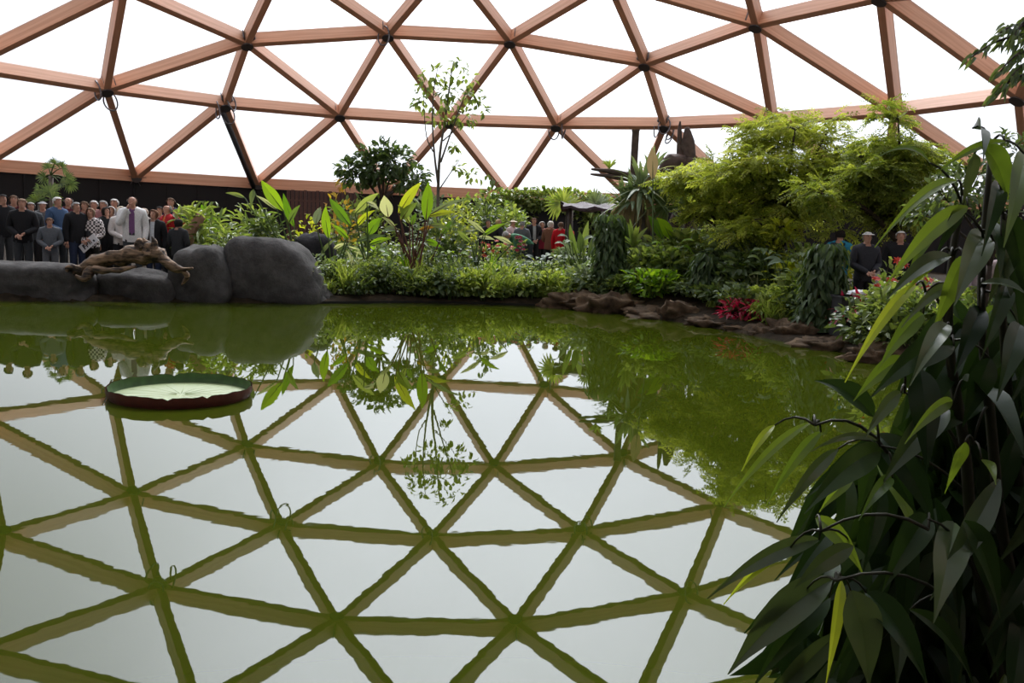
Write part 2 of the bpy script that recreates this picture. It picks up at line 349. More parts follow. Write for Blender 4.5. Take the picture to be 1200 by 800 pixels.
# sandy path the visitors stand on, laid a little above the soil
def ribbon(name, pts, w, m, label, th=.05):
    C = catmull_open(np.array(pts, float), 8); mb = MB(); tg = np.gradient(C, axis=0); V = []; n = len(C)
    for c, d in zip(C, tg):
        d = unit(d); s = np.array([-d[1], d[0]])
        for q in np.linspace(-1, 1, 5): x, y = c+s*q*w/2; V.append((x, y, max(gz(x, y), .05)+th*(1 if abs(q) < 1 else -.6)))
    mb.add(V, [(i*5+j, i*5+j+1, i*5+j+6, i*5+j+5) for i in range(n-1) for j in range(4)]); o = mb.build(name, m, smooth=True); return tag(o, label, kind='structure')
def catmull_open(P, n=6):
    Q = np.concatenate([[2*P[0]-P[1]], P, [2*P[-1]-P[-2]]]); out = []
    for i in range(1, len(Q)-2):
        p0, p1, p2, p3 = Q[i-1:i+3]
        for t in np.arange(n)/n: out.append(.5*(2*p1+(p2-p0)*t+(2*p0-5*p1+4*p2-p3)*t*t+(3*p1-p0-3*p2+p3)*t**3))
    return np.array(out+[P[-1]])
M_SAND = plain('pale sandy path', (.19, .145, .09), .9, nscale=9, nmix=.25, bump=.3)
ribbon('path', [(-15, 18.2), (-10, 18.3), (-6.5, 18.6), (-4, 20.6), (-1, 24.5), (1.5, 25.2), (5, 25.5), (8.5, 22), (8.6, 17), (7.4, 12.5), (7.5, 8), (6, 3), (3, -.5)], 2.6, M_SAND, 'pale sandy visitor path winding round the pond beds')
def water_mat():
    m, t = mat('green pond water'); o = N(t, 'ShaderNodeOutputMaterial'); p = N(t, 'ShaderNodeBsdfPrincipled'); t.links.new(p.outputs[0], o.inputs[0])
    p.inputs['Roughness'].default_value = .012; p.inputs['IOR'].default_value = 1.36
    tcn = N(t, 'ShaderNodeTexCoord'); nz = N(t, 'ShaderNodeTexNoise', Scale=.35, Detail=3.0); t.links.new(tcn.outputs['Object'], nz.inputs['Vector'])
    mx = N(t, 'ShaderNodeMix', data_type='RGBA'); mx.inputs[6].default_value = (.031, .043, .002, 1); mx.inputs[7].default_value = (.038, .051, .004, 1); t.links.new(nz.outputs['Fac'], mx.inputs[0]); t.links.new(mx.outputs[2], p.inputs['Base Color'])
    w1 = N(t, 'ShaderNodeTexNoise', Scale=5.0, Detail=2.0); t.links.new(tcn.outputs['Object'], w1.inputs['Vector'])
    w2 = N(t, 'ShaderNodeTexNoise', Scale=.8, Detail=1.0); t.links.new(tcn.outputs['Object'], w2.inputs['Vector'])
    ad = N(t, 'ShaderNodeMath', operation='MULTIPLY_ADD'); t.links.new(w2.outputs['Fac'], ad.inputs[0]); ad.inputs[1].default_value = 2.0; t.links.new(w1.outputs['Fac'], ad.inputs[2])
    b = N(t, 'ShaderNodeBump', Strength=.02, Distance=.01); t.links.new(ad.outputs[0], b.inputs['Height']); t.links.new(b.outputs[0], p.inputs['Normal']); return m
cen = POND.mean(0); pv = [(*(cen+(p-cen)*1.04), 0) for p in SHORE]
mb = MB(); mb.add(pv, [tuple(range(len(pv)-1, -1, -1))]); water = mb.build('water', water_mat()); tag(water, 'still green pond water mirroring the dome', kind='structure')
# dark edging strip along the planted shore
def edging(i0, i1, name, label):
    C = SHORE[i0:i1]; mb = MB(); tube(mb, [(x, y, .0) for x, y in C], .05, 6); o = mb.build(name, plain('wet dark edging', (.010, .009, .007), .9, nscale=12, spec=.1)); tag(o, label, kind='structure')
edging(20, 42, 'trim_1', 'dark wet edging strip along the planted shore')

# ------------------------------------------------------------------ rocks
def rock_mat(name, a, b):
    if name in MATS: return MATS[name]
    m, t = mat(name); o = N(t, 'ShaderNodeOutputMaterial'); p = N(t, 'ShaderNodeBsdfPrincipled'); t.links.new(p.outputs[0], o.inputs[0]); p.inputs['Roughness'].default_value = .9; p.inputs['Specular IOR Level'].default_value = .15
    tcn = N(t, 'ShaderNodeTexCoord'); nz = N(t, 'ShaderNodeTexNoise', Scale=3.5, Detail=8.0, Roughness=.65); t.links.new(tcn.outputs['Object'], nz.inputs['Vector'])
    cr = N(t, 'ShaderNodeValToRGB'); t.links.new(nz.outputs['Fac'], cr.inputs[0]); e = cr.color_ramp.elements; e[0].position = .3; e[0].color = (*a, 1); e[1].position = .7; e[1].color = (*b, 1)
    t.links.new(cr.outputs[0], p.inputs['Base Color']); bm_ = N(t, 'ShaderNodeBump', Strength=.7, Distance=.06); t.links.new(nz.outputs['Fac'], bm_.inputs['Height']); t.links.new(bm_.outputs[0], p.inputs['Normal']); MATS[name] = m; return m
M_ROCK = rock_mat('grey rock', (.034, .032, .031), (.092, .087, .084)); M_ROCKD = rock_mat('dark rock', (.014, .013, .016), (.035, .032, .036)); M_ROCKB = rock_mat('brown rock', (.02, .013, .008), (.15, .10, .06))
def rock(label, c, size, seed, m, p=3.2, rough=.16, name='boulder', group=None, shear=0, taper=0, sub=4, rz=0, ridge=.5):
    bm = bmesh.new(); bmesh.ops.create_icosphere(bm, subdivisions=sub, radius=1)
    of = Vector((seed*3.7, seed*1.3, seed*.7))
    for v in bm.verts:
        d = v.co.normalized(); k = (abs(d.x)**p+abs(d.y)**p+abs(d.z)**p)**(-1/p)
        q = d*k; nsum = noise.noise(q*1.1+of)*1.0+noise.noise(q*2.6+of)*.45+noise.noise(q*6+of)*.16
        nsum += (abs(noise.noise(q*3.3+of*2))-.25)*ridge; q = q*(1+rough*nsum); q.x = q.x*(1-taper*(q.z+.2))+shear*q.z
        v.co = Vector((q.x*size[0]/2, q.y*size[1]/2, q.z*size[2]/2))
    me = bpy.data.meshes.new(name); bm.to_mesh(me); bm.free(); me.polygons.foreach_set('use_smooth', np.ones(len(me.polygons), dtype=bool))
    o = link(name, me, m, loc=tuple(float(x) for x in c)); o.rotation_euler = (0, 0, rz); return tag(o, label, 'rock', group)
def rock_px(label, u0, u1, vt, vb, Y, seed, m, depth=1.0, **k):
    k.setdefault('group', 'grey boulders on the left shore')
    a, b = at(u0, vb, Y), at(u1, vb, Y); t = at((u0+u1)/2, vt, Y); zb = -.25
    w_ = (b[0]-a[0])*1.06; h = (t[2]-zb)*1.03; return rock(label, ((a[0]+b[0])/2, Y+depth*.18, zb+h/2), (w_, depth, h), seed, m, **k)
rock_px('long low grey boulder below the crowd at the edge of the view', -70, 98, 308, 355, 15.2, 1, M_ROCK, 1.3)
rock_px('low grey slab rock under the driftwood log', 116, 203, 317, 352, 15.7, 2, M_ROCK, .9)
rock_px('upright grey boulder at the thick end of the driftwood', 197, 268, 289, 352, 16.0, 3, M_ROCK, 1.2, taper=.1)
rock_px('largest grey boulder with a sloping face beside the paddle plants', 252, 372, 281, 352, 16.5, 4, M_ROCK, 1.5, shear=-.16, taper=.24, rough=.12)
rock_px('small grey rock at the foot of the largest boulder', 340, 382, 330, 353, 16.6, 5, M_ROCK, .8, taper=.2)
rock_px('dark rock behind the largest boulder among leaves', 342, 390, 277, 320, 18.8, 6, M_ROCKD, .9)
rock_px('sandy brown stone in the gap under the log', 92, 122, 328, 352, 15.6, 7, M_ROCKB, .6)
for lab, u0, u1, vt, vb, Y, s in [
    ('broad brown shore rock below the leafy totem plant', 648, 700, 338, 362, 17.5, 11), ('flat brown rock just right of the broad shore rock', 692, 746, 341, 366, 17.0, 12),
    ('low pointed brown rock reaching into the water', 743, 792, 358, 378, 16.2, 13), ('pale topped rock behind the low pointed one', 782, 824, 353, 378, 15.9, 14),
    ('rounded tan rock in the middle of the curving shore', 818, 856, 366, 386, 15.1, 15), ('dark flat rock beside the red bromeliads', 850, 894, 376, 392, 14.6, 16),
    ('mossy brown shore rock left of the peaked rock', 884, 920, 379, 398, 14.0, 17), ('peaked tan rock below the drooping totem plant', 912, 952, 374, 402, 13.6, 18),
    ('long dark shore rock below the crimson leaves', 945, 1010, 391, 412, 12.6, 19), ('dark shore rock mostly behind the near leaves', 1000, 1075, 402, 428, 11.4, 20)]:
    rock_px(lab, u0-6, u1+8, vt+5, vb, Y, s, M_ROCKB, .8, p=2.4, rough=.42, name='shore_rock', sub=4, ridge=1.6, group='brown rocks along the right shore')

# ------------------------------------------------------------------ driftwood over the rocks
def drift_mat():
    m, t = mat('weathered driftwood'); o = N(t, 'ShaderNodeOutputMaterial'); p = N(t, 'ShaderNodeBsdfPrincipled'); t.links.new(p.outputs[0], o.inputs[0]); p.inputs['Roughness'].default_value = .8
    tcn = N(t, 'ShaderNodeTexCoord'); mp = N(t, 'ShaderNodeMapping'); mp.inputs['Scale'].default_value = (2, 9, 9); t.links.new(tcn.outputs['Object'], mp.inputs['Vector'])
    nz = N(t, 'ShaderNodeTexNoise', Scale=1.6, Detail=7.0); t.links.new(mp.outputs[0], nz.inputs['Vector']); cr = N(t, 'ShaderNodeValToRGB'); t.links.new(nz.outputs['Fac'], cr.inputs[0]); e = cr.color_ramp.elements
    e[0].position = .40; e[0].color = (.018, .011, .007, 1); e[1].position = .70; e[1].color = (.36, .23, .14, 1); t.links.new(cr.outputs[0], p.inputs['Base Color'])
    b = N(t, 'ShaderNodeBump', Strength=.9, Distance=.04); t.links.new(nz.outputs['Fac'], b.inputs['Height']); t.links.new(b.outputs[0], p.inputs['Normal']); return m
M_DRIFT = drift_mat()
def gnarl(mb, pts, rad, n=10, seed=0, amp=.3):
    P = catmull_open(np.array(pts, float), 5); k = len(P); R = np.interp(np.linspace(0, 1, k), np.linspace(0, 1, len(rad)), rad)
    m2 = MB(); tube(m2, P, R, n); v = m2.v[0]; c = np.repeat(P, n, 0); d = v-c
    for i in range(len(v)): v[i] = c[i]+d[i]*(1+amp*noise.noise(Vector(v[i]*4)+Vector((seed, 0, 0)))+amp*.5*noise.noise(Vector(v[i]*11)))
    mb.add(v, m2.f[0])
dl = at(150, 320, 15.1); drift = thing('driftwood_log', 'twisted weathered driftwood log lying across the grey rocks', 'driftwood', dl)
def dpart(name, px, rad, seed, Y=15.1, amp=.55):
    mb = MB(); gnarl(mb, [at(u, v, Y+dy)-dl for u, v, dy in px], rad, 10, seed, amp); return mb.build(name, M_DRIFT, drift, True)
dpart('trunk', [(84, 322, 0), (104, 312, .05), (125, 302, .1), (150, 301, .1), (172, 298, .05), (190, 300, 0)], [.08, .11, .14, .16, .16, .11], 1)
dpart('branch', [(186, 296, 0), (198, 310, -.05), (212, 316, -.05), (226, 314, -.1)], [.12, .08, .06, .02], 2)
dpart('branch', [(176, 300, 0), (173, 288, 0), (168, 279, .05)], [.14, .09, .02], 3)
dpart('branch', [(214, 316, -.05), (219, 324, 0), (213, 334, .05)], [.06, .045, .015], 4)
dpart('root', [(95, 318, 0), (82, 313, -.1), (73, 324, -.1)], [.10, .08, .03], 5)
dpart('root', [(108, 314, 0), (98, 326, -.15), (88, 323, -.2)], [.08, .06, .02], 6)
dpart('branch', [(168, 292, 0), (164, 284, .03), (158, 287, .05)], [.09, .06, .02], 8)
dpart('branch', [(180, 294, 0), (181, 284, 0), (178, 277, .02)], [.08, .05, .015], 9)
dpart('root', [(120, 304, .05), (108, 302, .1), (98, 308, .1)], [.08, .05, .015], 10)
dpart('branch', [(110, 316, -.1), (135, 317, -.15), (160, 312, -.1)], [.07, .06, .03], 7)

# ------------------------------------------------------------------ giant water lily pad
lp = at(212, 470, 7.45); lily = thing('giant_lily_pad', 'round giant water lily pad with an upturned rim floating on the pond', 'lily pad', (lp[0], lp[1], 0))
RL = .585
def pad_mat():
    m, t = mat('lily pad'); o = N(t, 'ShaderNodeOutputMaterial'); p = N(t, 'ShaderNodeBsdfPrincipled'); t.links.new(p.outputs[0], o.inputs[0]); p.inputs['Roughness'].default_value = .45
    tcn = N(t, 'ShaderNodeTexCoord'); nz = N(t, 'ShaderNodeTexNoise', Scale=9.0, Detail=5.0); t.links.new(tcn.outputs['Object'], nz.inputs['Vector'])
    mx = N(t, 'ShaderNodeMix', data_type='RGBA'); mx.inputs[6].default_value = (.22, .28, .125, 1); mx.inputs[7].default_value = (.29, .345, .17, 1); t.links.new(nz.outputs['Fac'], mx.inputs[0]); t.links.new(mx.outputs[2], p.inputs['Base Color'])
    b = N(t, 'ShaderNodeBump', Strength=.3, Distance=.01); t.links.new(nz.outputs['Fac'], b.inputs['Height']); t.links.new(b.outputs[0], p.inputs['Normal']); return m
mb = MB(); ns = 96; V = [(0, 0, .012)]; 
for q, r in enumerate((.2, .4, .6, .8, .97)): V += [(RL*r*math.cos(2*PI*i/ns), RL*r*math.sin(2*PI*i/ns), .012) for i in range(ns)]
mb.add(V, [(0, 1+i, 1+(i+1) % ns) for i in range(ns)]+[(1+q*ns+i, 1+(q+1)*ns+i, 1+(q+1)*ns+(i+1) % ns, 1+q*ns+(i+1) % ns) for q in range(4) for i in range(ns)])
mb.build('pad', pad_mat(), lily, True)
def rimmesh(r0, r1, h, nm, m, outs):
    mb = MB(); V = []
    for i in range(ns):
        a = 2*PI*i/ns; e = 1.15*h*(.97+.025*math.sin(i*1.7)+.03*math.sin(i*.9+2)+.03*math.sin(i*.31)+(-.22 if i in (58, 75, 31, 83) else 0)); rib = .004*(i % 3 == 0)
        for r, z in ((r0, .0), ((r0+r1)/2+.012+rib*outs, e*.5), (r1+rib*outs, e)): V.append((r*math.cos(a), r*math.sin(a), z))
    mb.add(V, [(3*i+j, 3*((i+1) % ns)+j, 3*((i+1) % ns)+j+1, 3*i+j+1) for i in range(ns) for j in (0, 1)]); return mb.build(nm, m, lily, True)
tag(rimmesh(RL*.965, RL*1.0, .085, 'inner_rim', plain('lily rim green', (.055, .11, .035), .5, nscale=14), 0), 'green inner face of the rim')
tag(rimmesh(RL*.985, RL*1.02, .085, 'outer_rim', plain('lily rim red', (.10, .022, .016), .5, nscale=14), 1), 'dark red outer face of the rim')
mb = MB()
for q in range(18):
    a = 2*PI*q/18+.1; tube(mb, [(.04*math.cos(a), .04*math.sin(a), .012), (RL*.55*math.cos(a), RL*.55*math.sin(a), .012), (RL*.95*math.cos(a+.02), RL*.95*math.sin(a+.02), .012)], [.003, .0025, .002], 4)
tag(mb.build('veins', plain('lily vein', (.29, .355, .17), .5), lily, True), kind='stuff')
# ------------------------------------------------------------------ people
M_SKIN = plain('skin', (.50, .27, .19), .55); M_EYE = plain('eye', (.02, .015, .012), .3)
def cloth(c): return plain('cloth %.3f %.3f %.3f' % c, c, .85, nscale=40, nmix=.15, spec=.15)
POSES = {  # elbow, wrist (left then right of the body facing -y)
 'down': [((.24, .03, 1.13), (.25, -.03, .88)), ((-.24, .03, 1.13), (-.25, -.03, .88))],
 'front': [((.25, .0, 1.13), (.07, -.23, 1.03)), ((-.25, .0, 1.13), (-.07, -.24, 1.00))],
 'mouth': [((.24, .02, 1.13), (.23, -.08, .90)), ((-.23, -.13, 1.17), (-.07, -.17, 1.47))],
 'hold': [((.25, .0, 1.12), (.14, -.22, .98)), ((-.24, .03, 1.13), (-.25, -.03, .88))],
 'back': [((.25, .05, 1.13), (.1, .2, .98)), ((-.25, .05, 1.13), (-.1, .2, .98))],
 'point': [((.24, .02, 1.13), (.23, -.05, .89)), ((-.28, -.14, 1.22), (-.3, -.36, 1.3))]}
HAND = MB(); tube(HAND, [(0, 0, .02), (0, 0, -.03), (0, -.005, -.085)], [.026, .036, .036], 8, flat=.5)
for q, (fx, fl) in enumerate(((-.027, .062), (-.009, .072), (.009, .068), (.026, .052))): tube(HAND, [(fx, -.005, -.08), (fx*1.1, -.014, -.085-fl*.55), (fx*1.1, -.034, -.085-fl)], [.0095, .009, .007], 5)
tube(HAND, [(.03, -.004, -.025), (.055, -.02, -.06), (.05, -.035, -.085)], [.012, .011, .008], 5)
hand_me = HAND.mesh('hand', True); hand_me.materials.append(M_SKIN)
PEOPLE = []
def person(label, u, vt, Y, face, pose, top, legs, hair, style='short', bend=0, head=0, group=None, skirt=False, H=None, foot=None, **kw):
    PEOPLE.append(dict(label=label, u=u, vt=vt, Y=Y, face=face, pose=pose, top=top, legs=legs, hair=hair, style=style, bend=bend, head=head, group=group, H=H, foot=foot, kw=kw))
BLK, NAV, GRY, LGRY, BRN, TAN, RED, WHT, DKG = (.018, .018, .02), (.03, .04, .075), (.12, .125, .135), (.30, .30, .31), (.10, .055, .035), (.33, .25, .17), (.42, .02, .025), (.72, .72, .72), (.05, .055, .06)
GH, WH, BH, DH, FH, LH = (.30, .29, .28), (.62, .60, .57), (.10, .055, .03), (.02, .016, .014), (.45, .33, .17), (.22, .15, .10)
# facing: degrees, 0 looks to the camera, 90 looks to the right of the picture
person('dark-haired person in black jacket leftmost of the crowd', 3, 229, 17.6, 60, 'down', BLK, DKG, DH)
person('brown-haired person in maroon top behind the leftmost people', 16, 230, 18.6, 30, 'front', (.09, .02, .025), BLK, BH)
person('heavy man with reddish grey hair and a wide black jacket', 26, 242, 16.9, 20, 'front', BLK, DKG, LH, H=1.63)
person('grey-haired person in dark coat behind the wide black jacket', 36, 238, 18.3, 40, 'down', DKG, BLK, GH)
person('person in a pale hat and grey jacket beside the palm', 50, 237, 19.2, 20, 'front', GRY, BLK, LGRY, 'hat')
person('white-haired man in a blue jacket seen in profile', 67, 232, 17.5, 70, 'front', (.05, .09, .17), DKG, WH)
person('short dark-haired person in grey jacket with folded hands', 58, 259, 16.7, 25, 'front', (.10, .11, .125), GRY, BH, H=1.30)
person('balding man in maroon jumper behind the blue jacket', 80, 232, 19.0, 10, 'down', (.11, .03, .04), BLK, GH, 'bald')
person('grey-haired man in black coat holding a white printed leaflet', 89, 238, 17.1, 60, 'hold', BLK, NAV, GH)
person('brown-haired man in red brown jumper behind the checked top', 99, 237, 18.9, 0, 'down', (.15, .045, .04), BLK, BH)
person('white-haired person behind the checked top', 110, 236, 19.6, 10, 'down', (.28, .12, .11), BLK, WH)
person('woman in a black and white checked top', 106, 245, 17.3, 5, 'front', (.70, .66, .65), (.022, .02, .016), LH, 'bob', check=True)
person('grey-haired person in dusty pink to the right of the checked top', 121, 236, 19.3, -10, 'down', (.32, .17, .17), BLK, GH)
person('dark-haired woman in black turned towards her neighbour', 124, 244, 17.9, 70, 'down', BLK, BLK, DH, 'bob')
person('silver-haired person in grey between two white heads', 130, 243, 18.6, 15, 'down', GRY, BLK, (.45, .43, .41), 'bob')
person('white-haired person tallest behind the white jacket', 134, 234, 19.8, 0, 'down', LGRY, BLK, WH)
person('fair-haired woman in a pale cardigan beside the white jacket', 142, 243, 17.9, 45, 'front', (.55, .52, .50), BLK, (.66, .58, .46), 'bob')
person('man in white jacket and purple checked shirt, hand at his mouth', 155, 231, 16.9, 15, 'mouth', WHT, DKG, GH, 'bald', zipped=(.20, .09, .22))
person('pale-haired person in beige half hidden behind the white jacket', 169, 245, 18.4, -10, 'down', (.45, .40, .36), TAN, (.5, .4, .32))
person('woman with brown bob, dark jacket and white scarf', 180, 247, 17.1, 0, 'down', BLK, NAV, (.13, .06, .03), 'bob', zipped=(.6, .64, .68))
person('dark-haired person behind the brown bob woman', 187, 243, 18.8, 0, 'down', (.22, .05, .06), BLK, DH)
person('balding man in a red jacket over an orange top', 196, 241, 17.6, -40, 'front', RED, DKG, GH, 'bald', zipped=(.65, .16, .05))
person('tall brown-haired man behind the red jackets', 200, 233, 19.3, 20, 'down', NAV, BLK, BH)
person('person in a red fleece at the right end of the crowd', 207, 246, 18.1, -30, 'down', (.36, .02, .025), BLK, LH)
person('dark-haired woman in dark grey jacket with her back turned', 209, 258, 16.9, 165, 'front', (.035, .037, .04), BLK, DH, 'bob', H=1.36)
# on the far path in the middle
person('dark-haired person in black leftmost on the far path', 572, 262, 25.2, 20, 'down', BLK, BLK, DH)
person('blond woman in black beside the flower bed', 584, 264, 24.8, 60, 'front', BLK, BLK, FH, 'bob')
person('woman in straw sunhat and pale pink shirt', 601, 259, 25.4, 50, 'front', (.62, .48, .48), LGRY, (.6, .5, .38), 'hat')
person('man with a dark cap and grey jacket seen from behind', 612, 262, 24.6, 170, 'front', (.11, .125, .14), DKG, (.05, .055, .05), 'hat')
person('tall man in a black suit with grey tie', 626, 256, 25.0, 15, 'front', BLK, BLK, BH, zipped=(.35, .38, .38))
person('silver-haired woman in crimson beside the black suit', 635, 265, 25.3, 10, 'down', (.24, .025, .05), BLK, (.5, .47, .44), 'bob')
person('white-haired woman in brown jacket facing away', 645, 269, 24.2, 150, 'front', (.18, .085, .055), BLK, WH, 'bob')
person('person in a bright red jacket beside the white-haired woman', 657, 273, 23.8, 150, 'down', (.50, .012, .02), GRY, (.16, .10, .07), 'short')
person('dark-haired person in red behind the bright red jacket', 666, 268, 25.8, 40, 'down', (.40, .04, .03), BLK, BH)
person('grey-haired person in green jacket bending over the bed', 620, 293, 22.6, -75, 'front', (.07, .19, .11), DKG, GH, bend=78)
person('person in a white shirt glimpsed behind the leafy totem', 722, 268, 22.5, 20, 'front', (.70, .70, .76), BLK, DH)
# by the red flowers on the near side of the right bank
person('person in a blue jacket with a dark backpack', 985, 274, 15.0, 140, 'front', (.03, .22, .34), DKG, DH, pack=True)
person('man in flat cap and dark quilted jacket by the red flowers', 1017, 273, 13.9, 5, 'front', (.035, .035, .042), BLK, (.34, .33, .31), 'hat')
person('white-haired person in black behind the large near leaves', 1056, 272, 14.6, -15, 'down', BLK, BLK, WH)
person('person in pale lilac jacket seen between the near leaves', 1150, 296, 11.5, 30, 'down', (.42, .36, .40), DKG, GH)
person('person in pale pink jacket at the edge of the near leaves', 1183, 301, 10.9, -30, 'down', (.46, .36, .38), DKG, LH)

def rotx(p, ang, piv):
    y, z = p[1]-piv[1], p[2]-piv[2]; c, s = math.cos(ang), math.sin(ang); return (p[0], piv[1]+y*c-z*s, piv[2]+y*s+z*c)
SKEL = []
for P in PEOPLE:
    J = {'hip': (0, 0, .95), 'spine': (0, -.005, 1.14), 'chest': (0, 0, 1.34), 'neck': (0, .012, 1.49), 'jaw': (0, -.012, 1.555), 'head': (0, -.004, 1.635), 'crown': (0, .004, 1.70)}
    rad = {'hip': .15, 'spine': .135, 'chest': .15, 'neck': .056, 'jaw': .068, 'head': .088, 'crown': .062}
    E_ = [('hip', 'spine'), ('spine', 'chest'), ('chest', 'neck'), ('neck', 'jaw'), ('jaw', 'head'), ('head', 'crown')]
    for sgn, nm, (el, wr) in zip((1, -1), 'lr', POSES[P['pose']]):
        J['sh'+nm] = (.185*sgn, .01, 1.40); J['el'+nm] = el; J['wr'+nm] = wr; rad['sh'+nm] = .07; rad['el'+nm] = .046; rad['wr'+nm] = .032
        J['th'+nm] = (.095*sgn, 0, .87); J['kn'+nm] = (.10*sgn, -.015, .50); J['an'+nm] = (.105*sgn, .02, .10); J['to'+nm] = (.115*sgn, -.14, .045)
        rad['th'+nm] = .088; rad['kn'+nm] = .06; rad['an'+nm] = .042; rad['to'+nm] = .038
        E_ += [('chest', 'sh'+nm), ('sh'+nm, 'el'+nm), ('el'+nm, 'wr'+nm), ('hip', 'th'+nm), ('th'+nm, 'kn'+nm), ('kn'+nm, 'an'+nm), ('an'+nm, 'to'+nm)]
    if P['bend']:
        a = math.radians(P['bend'])
        for j in list(J):
            if j[:2] not in ('hi', 'th', 'kn', 'an', 'to'): J[j] = rotx(J[j], a, (0, 0, .95))
        for s, nm in ((1, 'l'), (-1, 'r')): J['el'+nm] = (.2*s, -.40, .62); J['wr'+nm] = (.1*s, -.52, .40)
    ks = list(J); me = bpy.data.meshes.new('skel'); me.from_pydata([J[k] for k in ks], [(ks.index(a), ks.index(b)) for a, b in E_], [])
    bm = bmesh.new(); bm.from_mesh(me); ly = bm.verts.layers.skin.verify(); bm.verts.ensure_lookup_table()
    for i, k in enumerate(ks): bm.verts[i][ly].radius = (rad[k], rad[k]*(.8 if k in ('hip', 'spine', 'chest') else 1)); bm.verts[i][ly].use_root = k == 'hip'
    bm.to_mesh(me); bm.free(); o = bpy.data.objects.new('skel', me); COL.objects.link(o)
    o.modifiers.new('s', 'SKIN').use_smooth_shade = True; ss = o.modifiers.new('d', 'SUBSURF'); ss.levels = 2; ss.render_levels = 2
    SKEL.append((o, J, E_, rad))
bpy.context.view_layer.update(); dg = bpy.context.evaluated_depsgraph_get()
CAPPART = {}
def finish_person(P, S):
    o, J, E_, rad = S; me = bpy.data.meshes.new_from_object(o.evaluated_get(dg)); old = o.data; bpy.data.objects.remove(o); bpy.data.meshes.remove(old)
    n = len(me.vertices); V = np.zeros(n*3); me.vertices.foreach_get('co', V); V = V.reshape(-1, 3)
    # head sculpt in the head's own frame
    hc = np.array(J['head']); ang = math.radians(P['bend'])
    def tohead(X): Y = X-hc; c, s = math.cos(-ang), math.sin(-ang); return np.stack([Y[:, 0], Y[:, 1]*c-Y[:, 2]*s, Y[:, 1]*s+Y[:, 2]*c], 1)
    def fromhead(Y): c, s = math.cos(ang), math.sin(ang); return np.stack([Y[:, 0], Y[:, 1]*c-Y[:, 2]*s, Y[:, 1]*s+Y[:, 2]*c], 1)+hc
    Hh = tohead(V); isH = (np.linalg.norm(Hh*[1, 1, .8], axis=1) < .16) & (Hh[:, 2] > -.11)
    X, Yy, Z = Hh[:, 0].copy(), Hh[:, 1].copy(), Hh[:, 2].copy()
    X[isH] *= .86; Yy[isH] *= 1.06
    nose = isH & (abs(X) < .026) & (Yy < -.03) & (Z > -.055) & (Z < .01); Yy[nose] -= .024*(1-abs(X[nose])/.03)
    chin = isH & (abs(X) < .035) & (Yy < -.03) & (Z < -.075) & (Z > -.115); Yy[chin] -= .012
    sock = isH & (abs(abs(X)-.032) < .016) & (Yy < -.03) & (abs(Z-.012) < .014); Yy[sock] += .006
    ear = isH & (abs(X) > .055) & (abs(Yy-.01) < .03) & (abs(Z+.01) < .035); X[ear] *= 1.17
    Hn = np.stack([X, Yy, Z], 1); V[isH] = fromhead(Hn[isH]); Hh = Hn
    zt = V[:, 2].max(); g_ = at(P['u'], P['vt'], P['Y']); zg = gz(g_[0], P['Y'])+.05
    want = (P['H'] or np.clip(g_[2]-zg, 1.5, 1.9)) if not P['bend'] else 1.7
    k = want/(zt if not P['bend'] else 1.76); zg = min(zg, g_[2]-want) if not P['bend'] else zg
    zg = max(zg, gz(g_[0], P['Y'])-.02)
    V *= k
    me.vertices.foreach_set('co', V.ravel()); me.update(); no = np.zeros(n*3); me.vertices.foreach_get('normal', no); no = no.reshape(-1, 3)
    bmc = bmesh.new(); bmc.from_mesh(me)
    cuts = [((0, 0, .84), (0, 0, 1)), ((0, 0, .97), (0, 0, 1)), ((0, 0, 1.455), (0, 0, 1)), ((.05, 0, 0), (1, 0, 0)), ((-.05, 0, 0), (1, 0, 0))]
    if P['bend']: cuts = []
    for co, nn_ in cuts: bmesh.ops.bisect_plane(bmc, geom=bmc.verts[:]+bmc.edges[:]+bmc.faces[:], plane_co=Vector(co)*k, plane_no=nn_, dist=1e-5)
    bmc.to_mesh(me); bmc.free(); me.update(); n = len(me.vertices); V = np.zeros(n*3); me.vertices.foreach_get('co', V); V = V.reshape(-1, 3); no = np.zeros(n*3); me.vertices.foreach_get('normal', no); no = no.reshape(-1, 3)
    F = [tuple(p.vertices) for p in me.polygons]
    FC = np.array([V[list(f)].mean(0) for f in F])/k
    bones = [(a, b) for a, b in E_]; best = np.full(len(F), 9.); lab = np.zeros(len(F), int)
    for q, (a, b) in enumerate(bones):
        A, B = np.array(J[a]), np.array(J[b]); t = np.clip(((FC-A)@(B-A))/((B-A)@(B-A)), 0, 1); d = np.linalg.norm(FC-A-t[:, None]*(B-A), axis=1)/(rad[a]+(rad[b]-rad[a])*t)
        u_ = d < best; best[u_] = d[u_]; lab[u_] = q
    bn = [bones[q] for q in lab]
    def isb(i, *names): return bn[i][1][:2] in names
    root = thing('person', P['label'], 'person', (g_[0], P['Y'], zg), P['group'], math.radians(P['face']))
    me.name = 'body'; me.materials.clear(); body = link('body', me, M_SKIN, root)
    def shell(name, ids, off, m, tint=None, extra=None):
        if not ids: return None
        used = sorted({v for i in ids for v in F[i]}); mp = {v: j for j, v in enumerate(used)}
        VV = V[used]+no[used]*(off(used) if callable(off) else off)*k
        mb = MB(); mb.add(VV, [tuple(mp[v] for v in F[i]) for i in ids]); return mb.build(name, m, root, True)
    hipz = .84 if not P['bend'] else .86
    jk = [i for i in range(len(F)) if isb(i, 'sh', 'el', 'wr') or (isb(i, 'sp', 'ch', 'th') and (P['bend'] or FC[i][2] > hipz) and (not P['bend'] or not isb(i, 'th') or FC[i][2] > hipz)) or (bn[i] == ('chest', 'neck') and (FC[i][2] < 1.455 if not P['bend'] else best[i] > 1.15))]
    tr = [i for i in range(len(F)) if isb(i, 'kn', 'an') or isb(i, 'th') or bn[i] == ('hip', 'spine') and FC[i][2] < 1.0]
